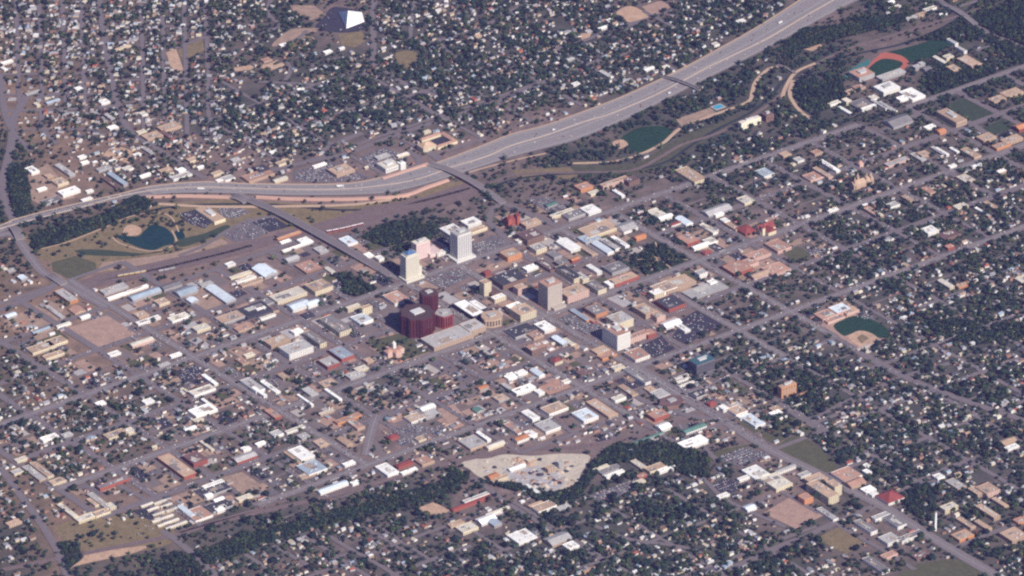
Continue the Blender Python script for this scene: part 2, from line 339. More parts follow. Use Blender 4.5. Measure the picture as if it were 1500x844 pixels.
for k in range(len(Md)-1):
    for s in (-.4, .4):
        a_ = offs(Md, s); b.poly([(*a_[k], 1.5), (*a_[k+1], 1.5), (*a_[k+1], 2.6), (*a_[k], 2.6)])
b.build('median_barrier', GM('concrete'), label='long concrete barrier running down the middle of the motorway', category='barrier')
b = MB(); ribbon(b, U, 5, 1.5); b.build('hard_shoulder', GM('trail'), kind='structure')
b = MB(); ribbon(b, Lw, 4, 1.5); b.build('hard_shoulder', GM('pavement'), kind='structure')
lanes = {}
mk = MB()
for q in range(1, 12):
    t = q/12.; ln = [tuple(Ar[k]*(1-t)+Br[k]*t) for k in range(len(Ar))]; lanes[q] = ln
    if q in (1, 5, 7, 11): ribbon(mk, ln, .9, 1.62, 0, 0)
    elif q != 6:
        for k in range(0, len(ln)-1, 1):
            a_, c_ = np.array(ln[k]), np.array(ln[k+1]); ribbon(mk, [tuple(a_), tuple(a_+(c_-a_)*.4)], .35, 1.62, 0, 0)
mk.build('lane_markings', GM('paint'), kind='structure')
def px(l): return [P(*p) for p in smooth(l, 4)]
def wallrun(name, l, h, t, m, label, cat):
    l = px(l); A_ = offs(l, t/2); B_ = offs(l, -t/2); b = MB()
    for k in range(len(l)-1): b.prism([B_[k], B_[k+1], A_[k+1], A_[k]], 0, h)
    for k in range(len(l)-1): stamp([B_[k], B_[k+1], A_[k+1], A_[k]], 1)
    b.build(name, m, label=label, category=cat)
wallrun('sound_wall', [(214,290),(260,288.5),(300,289),(345,291)], 5, 8, GM('sound_wall'), 'pale pink retaining wall under the motorway west of the viaduct', 'retaining wall')
wallrun('sound_wall', [(375,290),(437,293),(520,293),(590,288),(625,276),(657,265)], 5, 8, GM('sound_wall'), 'long pink retaining wall under the curving motorway between both bridges', 'retaining wall')
wallrun('sound_wall', [(560,263),(600,250),(627,241)], 4, 8, GM('sound_wall'), 'short pink wall on the far side of the motorway by the white offices', 'retaining wall')
b = MB(); ribbon(b, px([(660,262),(700,249),(750,236),(800,225)]), 6, .9); b.build('frontage_strip', GM('trail'), kind='structure')
b = MB(); ribbon(b, px([(205,297),(300,303),(400,303),(520,300),(600,288)]), 12, .8); b.build('riverside_trail', GM('trail'), kind='structure')

# ---------------- streets ----------------
roads = MB(); walks = MB(); marks = MB(); alleys = MB()
skip = {('N',5,4),('N',1,3),('E',1,3),('E',-1,1),('E',-2,1),('E',-3,1),('E',-1,2),('N',1,-99)}
SEGN = [0]
def seg(pts, w, main=False):
    SEGN[0] += 1; dz = (SEGN[0] % 14)*.012
    ribbon(walks, pts, w+(6 if w > 10 else 3), .93+dz*.8, 0, 0); ribbon(roads, pts, w, 1.12+dz, 1 if main else 0, 1, 3 if w > 16 else (2 if w >= 13 else -1.2))
    if main: ribbon(marks, pts, .5, 1.32+dz, 0, 0)
def okpt(i, j):
    p = HM@np.array([i, j, 1.]); x, y = p[:2]/p[2]
    return inside([(20,420),(110,385),(300,395),(470,330),(640,330),(700,330),(735,300),(830,300),(980,265),(1080,225),(1150,190),(1300,195),(1380,110),(1600,60),(1600,720),(1420,700),(1330,735),(1230,690),(1150,655),(1060,620),(1010,640),(850,650),(700,655),(640,672),(400,735),(250,775),(100,740),(0,690),(-60,620),(-60,450)], np.array([x]), np.array([y]))[0]
NSW = {-2:12,-1:12,0:20,1:15,2:21,3:15,4:18}
for i in range(-3, 14):
    for j in range(-10, 16):
        for kind, a_, c_ in (('N', (i,j), (i,j+1)), ('E', (i,j), (i+1,j))):
            mid = ((a_[0]+c_[0])/2, (a_[1]+c_[1])/2)
            if (kind, i, j) in skip or not okpt(*mid): continue
            if i < 0 and j > 0: continue
            wd = NSW.get(i, 10) if kind == 'N' else (17 if j in (-4,0,1,3,4) and i < 5 else (13 if i < 3 else 10))
            seg([G(*a_), G(*c_)], wd, wd > 16)
            if kind == 'N' and i >= -1 and not (0 <= i <= 2 and 0 <= j <= 3):
                ribbon(alleys, [G(i+.5, j+.08), G(i+.5, j+.92)], 5, .08, 0, 1, 0)
for w_, l in [
 (24,[(925,533),(960,556),(1000,582),(1040,604),(1080,629),(1133,662),(1200,695),(1240,716),(1293,742),(1340,772),(1393,805),(1460,844)]),
 (20,[(-40,352),(0,345),(15,343),(27,351),(45,378),(65,401),(105,423),(157,451)]),
 (14,[(-40,465),(0,454),(40,438),(73,424),(82,412)]),
 (16,[(40,140),(20,175),(17,211),(8,248),(2,268),(8,298),(20,322)]),
 (12,[(0,110),(8,170),(28,205),(45,222)]),
 (12,[(143,-20),(148,20),(157,80),(166,120),(172,155),(190,192),(225,215),(262,240),(300,262)]),
 (11,[(0,163),(60,162),(110,160),(172,156)]),
 (11,[(50,146),(90,136),(130,118)]), (10,[(60,160),(64,190),(84,212)]),
 (11,[(550,-20),(549,0),(546,15),(547,60),(547,92),(560,100),(587,120),(612,132),(640,140)]),
 (10,[(640,128),(587,145),(560,158),(525,172),(480,185)]), (9,[(560,99),(540,108),(515,115),(500,125)]), (9,[(587,145),(620,160),(660,178)]),
 (12,[(880,88),(820,112),(750,140),(692,162),(620,185),(562,205),(510,225),(450,238),(375,255)]),
 (10,[(770,8),(750,15),(730,28),(705,40),(660,55),(620,65)]), (9,[(610,-10),(603,30),(600,62)]), (9,[(640,55),(655,75),(690,95),(730,110)]),
 (10,[(1000,10),(960,25),(900,42),(850,62),(800,75)]), (10,[(400,-10),(392,20),(410,38),(380,50)]), (9,[(255,72),(300,55)]),
 (9,[(375,120),(420,122),(470,125)]), (9,[(420,90),(425,105),(418,118)]), (9,[(455,98),(480,88),(500,86)]),
 (9,[(415,65),(435,58),(450,45)]), (9,[(330,105),(335,92),(320,85)]),
 (12,[(470,222),(500,208),(530,195)]),
 (13,[(620,215),(640,232),(660,250)]), (11,[(597,222),(612,232),(612,243),(600,248)]),
 (13,[(737,298),(780,316),(820,334)]), (11,[(735,298),(722,308),(716,325),(730,340),(745,355),(752,362)]), (9,[(718,320),(726,335),(740,345),(738,360)]),
 (13,[(1372,-15),(1380,5),(1400,18),(1425,35),(1450,50),(1500,70)]), (10,[(1430,75),(1460,65),(1500,52)]),
 (9,[(1405,10),(1430,2),(1450,-8)]), (12,[(1290,195),(1330,175),(1370,160),(1420,180),(1470,215)]),
 (12,[(1030,850),(1090,825),(1133,805),(1180,786),(1233,762),(1290,738),(1330,715),(1380,690),(1440,668)]),
 (10,[(1225,768),(1255,785),(1300,810),(1340,835)]), (10,[(1393,805),(1430,790),(1470,775),(1500,765)]),
 (12,[(1143,592),(1165,607),(1187,622),(1215,640)]), (9,[(1187,622),(1215,612),(1240,600),(1250,586)]), (9,[(1187,616),(1210,604),(1235,592),(1250,584),(1300,562),(1330,550),(1400,530)]),
 (14,[(1240,506),(1290,535),(1330,555),(1380,575),(1450,600),(1520,622)]),
 (12,[(0,685),(20,712),(35,733),(55,760),(70,783),(85,810),(105,860)]), (12,[(237,778),(262,795),(300,828),(330,860)]),
 (10,[(690,700),(720,720),(755,745),(775,757),(800,772),(850,800),(900,835)]), (10,[(640,785),(690,768),(750,752)]),
 (9,[(465,775),(510,803),(555,828),(590,850)]), (9,[(530,772),(580,800),(610,818)]), (9,[(560,850),(620,825),(655,812),(690,800)]), (9,[(400,800),(440,822),(470,842)]), (9,[(470,825),(520,808)]),
 (9,[(870,770),(920,790),(990,800),(1030,810)]), (9,[(1030,700),(1060,730),(1110,755),(1150,772)]), (9,[(1010,640),(1030,655),(1050,675)]),
 (11,[(960,560),(935,583),(980,598),(1010,610),(1050,615)]), (18,[(552,608),(545,630),(540,650),(536,668)]),
 (10,[(150,700),(180,715),(215,735),(250,775)]), (8,[(690,640),(660,655),(640,660)]),
 (9,[(1085,686),(1110,700),(1170,735),(1200,752)]),
 (10,[(345,335),(375,322),(400,318),(420,322)]), (8,[(262,375),(300,360),(330,340),(370,320)]),
 (9,[(900,45),(915,40),(940,32)]), (10,[(1095,70),(1078,60),(1060,85),(1030,98)])]:
    seg(px(l), w_, w_ > 16)
SUBS = [[(330,120),(560,100),(640,140),(1150,-40),(1010,88),(900,135),(850,152),(690,212),(500,262),(330,255)],[(300,862),(430,806),(560,770),(690,738),(860,750),(1060,715),(1110,750),(1200,780),(1080,890),(300,890)]]
for i in range(-14, 14):
    for j in range(-14, 18):
        for kind, a_, c_ in (('N', (i,j), (i,j+1)), ('E', (i,j), (i+1,j))):
            p = HM@np.array([(a_[0]+c_[0])/2, (a_[1]+c_[1])/2, 1.]); x, y = p[:2]/p[2]
            if any(inside(pp, np.array([x]), np.array([y]))[0] for pp in SUBS): seg([G(*a_), G(*c_)], 8)
# western suburb: streets that run almost straight away from the camera
for k, x in enumerate([-30, 22, 56, 90, 118, 205, 236, 268, 300]):
    seg([P(x, -30), P(x+3, 60), P(x+6, 150 if x < 200 else 200)], 9)
for y in (28, 75, 108, 138, 190): seg([P(-40, y+2), P(140, y)], 8); 
for y in (40, 118, 150): seg([P(175, y), P(330, y-2)], 8)
walks.build('pavement', GM('pavement'), kind='structure'); roads.build('road', [GM('road'), GM('avenue')], kind='structure')
alleys.build('back_lanes', GM('pavement'), kind='structure'); marks.build('road_markings', GM('paint'), kind='structure')
tr = MB()
for l in [[(832,240),(870,239),(900,237),(937,227),(970,211),(985,198),(1000,187),(1050,167),(1095,150),(1102,135),(1107,120),(1125,102),(1140,98)],
          [(1195,93),(1165,107),(1150,130),(1146,145)],[(1162,118),(1157,140),(1172,163),(1190,175)],
          [(60,365),(100,355),(150,335),(190,318),(225,312),(250,318),(262,340)],[(165,348),(172,355),(190,362),(215,368),(240,366),(258,355),(252,338)],[(0,330),(8,345)]]:
    ribbon(tr, px(l), 10 if l[0][0] > 800 else 4, .95, 0, 1, 6 if l[0][0] > 800 else 1.5)
tr.build('trail', GM('trail'), kind='structure')
# creek
b = MB(); ribbon(b, px([(1440,-10),(1400,30),(1330,62),(1260,78),(1200,92),(1150,118),(1130,140),(1100,165),(1050,190),(1010,215),(970,240),(900,252),(830,255),(760,262),(700,280),(600,302),(500,308),(400,300),(300,300),(240,305),(180,320),(100,340),(40,350)]), 9, .7); b.build('creek', mat('creek_water', (.035,.04,.035), .25, .4, .05, spec=.5), kind='structure')
# railways
def railway(lines, wbed, name):
    bd = MB(); rl = MB()
    for l, n in lines:
        l = px(l); ribbon(bd, l, wbed*n, .85)
        for q in range(n):
            o = (q-(n-1)/2)*5.
            for s in (-.75, .75):
                a_ = offs(l, o+s-.12); c_ = offs(l, o+s+.12)
                for k in range(len(l)-1): rl.poly([(*a_[k], 1.12), (*a_[k+1], 1.12), (*c_[k+1], 1.12), (*c_[k], 1.12)])
    bd.build('rail_bed', GM('rail_ballast'), kind='structure'); rl.build('rails', mat('rail_steel', (.28,.24,.23), .4, .1), kind='structure')
railway([([(115,420),(170,408),(225,396),(325,372),(375,358),(420,347),(475,333),(535,318),(600,300),(660,284),(720,268),(760,256),(850,253),(925,250),(965,232),(1000,212),(1050,196),(1110,165),(1160,125),(1200,92),(1250,70),(1325,47),(1400,25),(1460,5)],2),
         ([(140,408),(200,397),(300,377),(370,361)],6), ([(400,352),(475,344),(540,330),(600,312)],3), ([(535,306),(625,293),(687,275)],3),
         ([(-20,840),(150,806),(250,786),(300,771),(375,752),(475,729),(550,708),(650,681),(750,660),(850,655),(900,645),(960,633),(1010,612),(1040,600)],3),
         ([(262,780),(375,747),(437,728)],2)], 5.2, 'r')

# block patches: yards, lots and lawns within the commercial blocks
pt = MB(); names = ['dirt','asphalt','dark_asphalt','pavement','pink_dirt','lawn','concrete','grey_gravel']; pw = [.2,.26,.07,.16,.13,.07,.06,.05]
patchlots = []
for i in range(-2, 8):
    for j in range(-8, 8):
        p = HM@np.array([i+.5, j+.5, 1.]); x, y = p[:2]/p[2]
        if not okpt(i+.5, j+.5) or dens(TD, x, y) > 3.6: continue
        cuts = sorted([.1]+[.1+.8*(q+1)/4+random.uniform(-.05, .05) for q in range(3)]+[.9])
        for c0, c1 in zip(cuts, cuts[1:]):
            for e0, e1 in ((.1, .47), (.53, .9)):
                ems = [e0, e1] if random.random() < .4 else [e0, (e0+e1)/2+random.uniform(-.05, .05), e1]
                for ea, eb in zip(ems, ems[1:]):
                    if random.random() < .18: continue
                    m = int(rng.choice(8, p=pw)); g = .008
                    q = [G(i+ea+g, j+c0+g), G(i+eb-g, j+c0+g), G(i+eb-g, j+c1-g), G(i+ea+g, j+c1-g)]
                    cx_, cy_ = np.mean(q, axis=0)
                    if look([cx_], [cy_])[0]: continue
                    pt.poly([(*v, .05) for v in q], m)
                    if m in (1, 2) : patchlots.append((i+ea+g, i+eb-g, j+c0+g, j+c1-g))
pt.build('yard_paving', [GM(k) for k in names], kind='structure')

# ---------------- landmarks used to say which thing is which ----------------
LM = []
def rank_words(k):
    if k >= 20:
        a, b_ = divmod(k+1, 10); T_ = ['twent','thirt','fort','fift','sixt','sevent','eight','ninet'][a-2]
        return (T_+'ieth-' if b_ == 0 else T_+'y-'+['','first-','second-','third-','fourth-','fifth-','sixth-','seventh-','eighth-','ninth-'][b_])+'nearest'
    o = ['', 'second-', 'third-', 'fourth-', 'fifth-', 'sixth-', 'seventh-', 'eighth-', 'ninth-', 'tenth-', 'eleventh-', 'twelfth-', 'thirteenth-', 'fourteenth-', 'fifteenth-', 'sixteenth-', 'seventeenth-', 'eighteenth-', 'nineteenth-', 'twentieth-']
    return o[k]+'nearest' if k < len(o) else None
MARKS = {'the park pond': (214,349), 'the tan dirt lot': (150,487), 'the red granite tower': (615,480), 'the blue-topped cream tower': (598,410), 'the striped white office tower': (673,383), 'the square town park': (966,380),
 'the brown bank tower': (806,450), 'the white hospital tower': (905,507), 'the oval ball park': (1262,485), 'the running track': (1295,97), 'the gravel works': (780,695), 'the white chimney': (1370,777),
 'the orange apartment block': (1153,582), 'the dark glass block': (1027,550), 'the white tent-roofed hall': (512,33), 'the curving motorway bridge': (690,268), 'the long viaduct': (450,340), 'the narrow motorway bridge': (998,124),
 'the twin-spired red church': (748,322), 'the red-roofed church': (1122,338), 'the dirt mesa': (435,52), 'the creekside baseball field': (945,205), 'the white creekside apartments': (1098,184), 'the pink school': (1100,393),
 'the domed museum': (578,515), 'the stone cathedral': (1262,272), 'the long red-walled warehouse': (259,690), 'the storage unit rows': (240,755), 'the scrub field': (165,780), 'the blue-white hall': (857,612),
 'the school sports field': (1230,792), 'the brick-red lot': (1165,752), 'the black car park': (1015,480), 'the orange sand yard': (256,90), 'the sand lot on the far hill': (925,22), 'the tan hotel by the pond': (308,322),
 'the pale gravel triangle': (850,690), 'the big grey convention roof': (655,497), 'the long red shed': (690,736), 'the brick warehouse': (285,680), 'the tan clinic': (1205,730), 'the grass oval': (1385,840), 'the bend of the left road': (27,351),
 'the tan square warehouse': (877,337), 'the white flat hall': (441,668), 'the bright white campus hall': (1299,133), 'the U-shaped motel': (645,207), 'the railside sand lot': (635,748), 'the boulevard junction': (1250,585), 'the left motorway exit': (20,325),
 'the far straight road': (547,50), 'the white roadside block': (47,252), 'the fork of the wide avenue': (1000,590), 'the L-shaped cream sheds': (125,758), 'the white school hall': (765,788), 'the blue pool': (1052,157), 'the far rail bridge': (1400,20), 'the far end of the left road': (148,3), 'the near end of the boulevard': (1450,838), 'the far college lawn': (1420,160), 'the evergreen clearing': (1460,501), 'the bright sand strip': (160,818), 'the tan woodland clearing': (1180,66)}
MK = [(k, np.array(P(*v))) for k, v in MARKS.items()]
def singled(items, noun, base):
    """items: (x, y, key words); gives each a label by rank of distance to the landmark that ranks it best"""
    P_ = np.array([[a[0], a[1]] for a in items]); keys = [a[2] for a in items]; best = [None]*len(items); br = [999]*len(items)
    for kn, kp in MK:
        d = np.hypot(*(P_-kp).T)
        for key in set(keys):
            idx = [q for q in range(len(items)) if keys[q] == key]; idx.sort(key=lambda q: d[q])
            for r_, q in enumerate(idx[:99]):
                if r_ < br[q]: br[q] = r_; best[q] = kn
    out = []
    for q in range(len(items)):
        out.append(base(keys[q])+(', %s such to %s' % (rank_words(br[q]), best[q]) if best[q] else ' ') if best[q] else None)
    return out

# ---------------- buildings ----------------
unitbox = MB().box(-.5,.5,-.5,.5,0,1).mesh('roof_unit', [mat('roof_unit_metal', (.5,.5,.5), .5, .15, .3, rnd=.25)])
unitbox_patch = [MB().box(-.5,.5,-.5,.5,0,1).mesh('roof_patch', [mat('patch_%d' % q, c, .85, .3, .1)]) for q, c in enumerate(((.5,.48,.44), (.22,.2,.2), (.36,.29,.24)))]
def windows(b, n, e, h, bay=5., st=3.6, frac=.5, faces='SE'):
    fl = max(1, int(h/st))
    for q in range(fl):
        z0 = h*(q+.32)/fl; z1 = z0+min(1.7, st*.45)
        for (L_, axis) in ((n, 'n'), (e, 'e')):
            k = max(1, int(L_/bay)); s_ = L_/k
            for a_ in range(k):
                c0 = -L_/2+s_*(a_+.5)-s_*frac/2; c1 = c0+s_*frac
                if axis == 'n':
                    b.box(c0, c1, -e/2-.15, -e/2, z0, z1); b.box(c0, c1, e/2, e/2+.15, z0, z1)
                else:
                    b.box(-n/2-.15, -n/2, c0, c1, z0, z1); b.box(n/2, n/2+.15, c0, c1, z0, z1)
def px_dims(dn, de): return dn/72*152, de/65*162
def building(x, y, dn, de, h, rc, wc='c', name='commercial_building', label=None, roof='flat', units=None, ang=0., win=True, cat='building', parts=None):
    n, e = px_dims(dn, de); X, Y = P(x, y, h)
    rt = bpy.data.objects.new(name, None); C.objects.link(rt); rt.location = (X, Y, 0); rt.rotation_euler = (0, 0, AN+ang)
    ca, sa = math.cos(AN+ang), math.sin(AN+ang)
    co_ = [(X+ca*a-sa*c, Y+sa*a+ca*c) for a, c in ((-n/2-3,-e/2-3),(n/2+3,-e/2-3),(n/2+3,e/2+3),(-n/2-3,e/2+3))]; stamp(co_, 2)
    if label: rt['label'] = label
    rt['category'] = cat
    b = MB(); p = .35
    if roof == 'flat':
        b.box(-n/2, n/2, -e/2, -e/2+p, 0, h); b.box(-n/2, n/2, e/2-p, e/2, 0, h); b.box(-n/2, -n/2+p, -e/2+p, e/2-p, 0, h); b.box(n/2-p, n/2, -e/2+p, e/2-p, 0, h)
        b.build('wall', WM(wc), rt)
        MB().box(-n/2+p, n/2-p, -e/2+p, e/2-p, max(.5, h-3), h-.7).build('roof', RM(rc), rt)
    else:
        b.box(-n/2, n/2, -e/2, e/2, 0, h); hip = 1. if roof == 'hip' else 0.; ax = 'x' if n >= e else 'y'; o = .6; ri = min(n, e)*(.28 if roof == 'hip' else .16)
        if not hip:
            if ax == 'x':
                for s_ in (-1, 1): b.poly([(s_*n/2, -e/2, h), (s_*n/2, e/2, h), (s_*n/2, 0, h+ri)])
            else:
                for s_ in (-1, 1): b.poly([(-n/2, s_*e/2, h), (n/2, s_*e/2, h), (0, s_*e/2, h+ri)])
        b.build('wall', WM(wc), rt)
        r_ = MB(); r_.gable(-n/2-o, n/2+o, -e/2-o, e/2+o, h-.05, ri, 0, None, ax, hip)
        if not hip: r_.f = r_.f[:2]; r_.m = r_.m[:2]
        r_.build('roof', RM(rc), rt)
    if win:
        b = MB(); windows(b, n, e, h if roof != 'flat' else h-1); b.build('window_rows', GLASS(), rt, kind='stuff')
    if roof == 'flat':
        if n*e > 700:
            for _ in range(random.choice((1, 2, 3))):
                o = link('roof_patch', unitbox_patch[random.randrange(3)], rt); s1, s2 = random.uniform(.15, .4)*n, random.uniform(.15, .45)*e
                o.location = (random.uniform(-.28, .28)*n, random.uniform(-.26, .26)*e, h-.72); o.scale = (s1, s2, random.uniform(.15, .35))
        k = units if units is not None else int(min(6, n*e/450)+random.random()*1.2)
        for _ in range(k):
            o = link('roof_unit', unitbox, rt); s1, s2 = random.uniform(1.8, 5), random.uniform(1.8, 5)
            o.location = (random.uniform(-.36, .36)*n, random.uniform(-.36, .36)*e, h-.75); o.scale = (min(s1, n*.2), min(s2, e*.2), random.uniform(1., 2.2))
    return rt
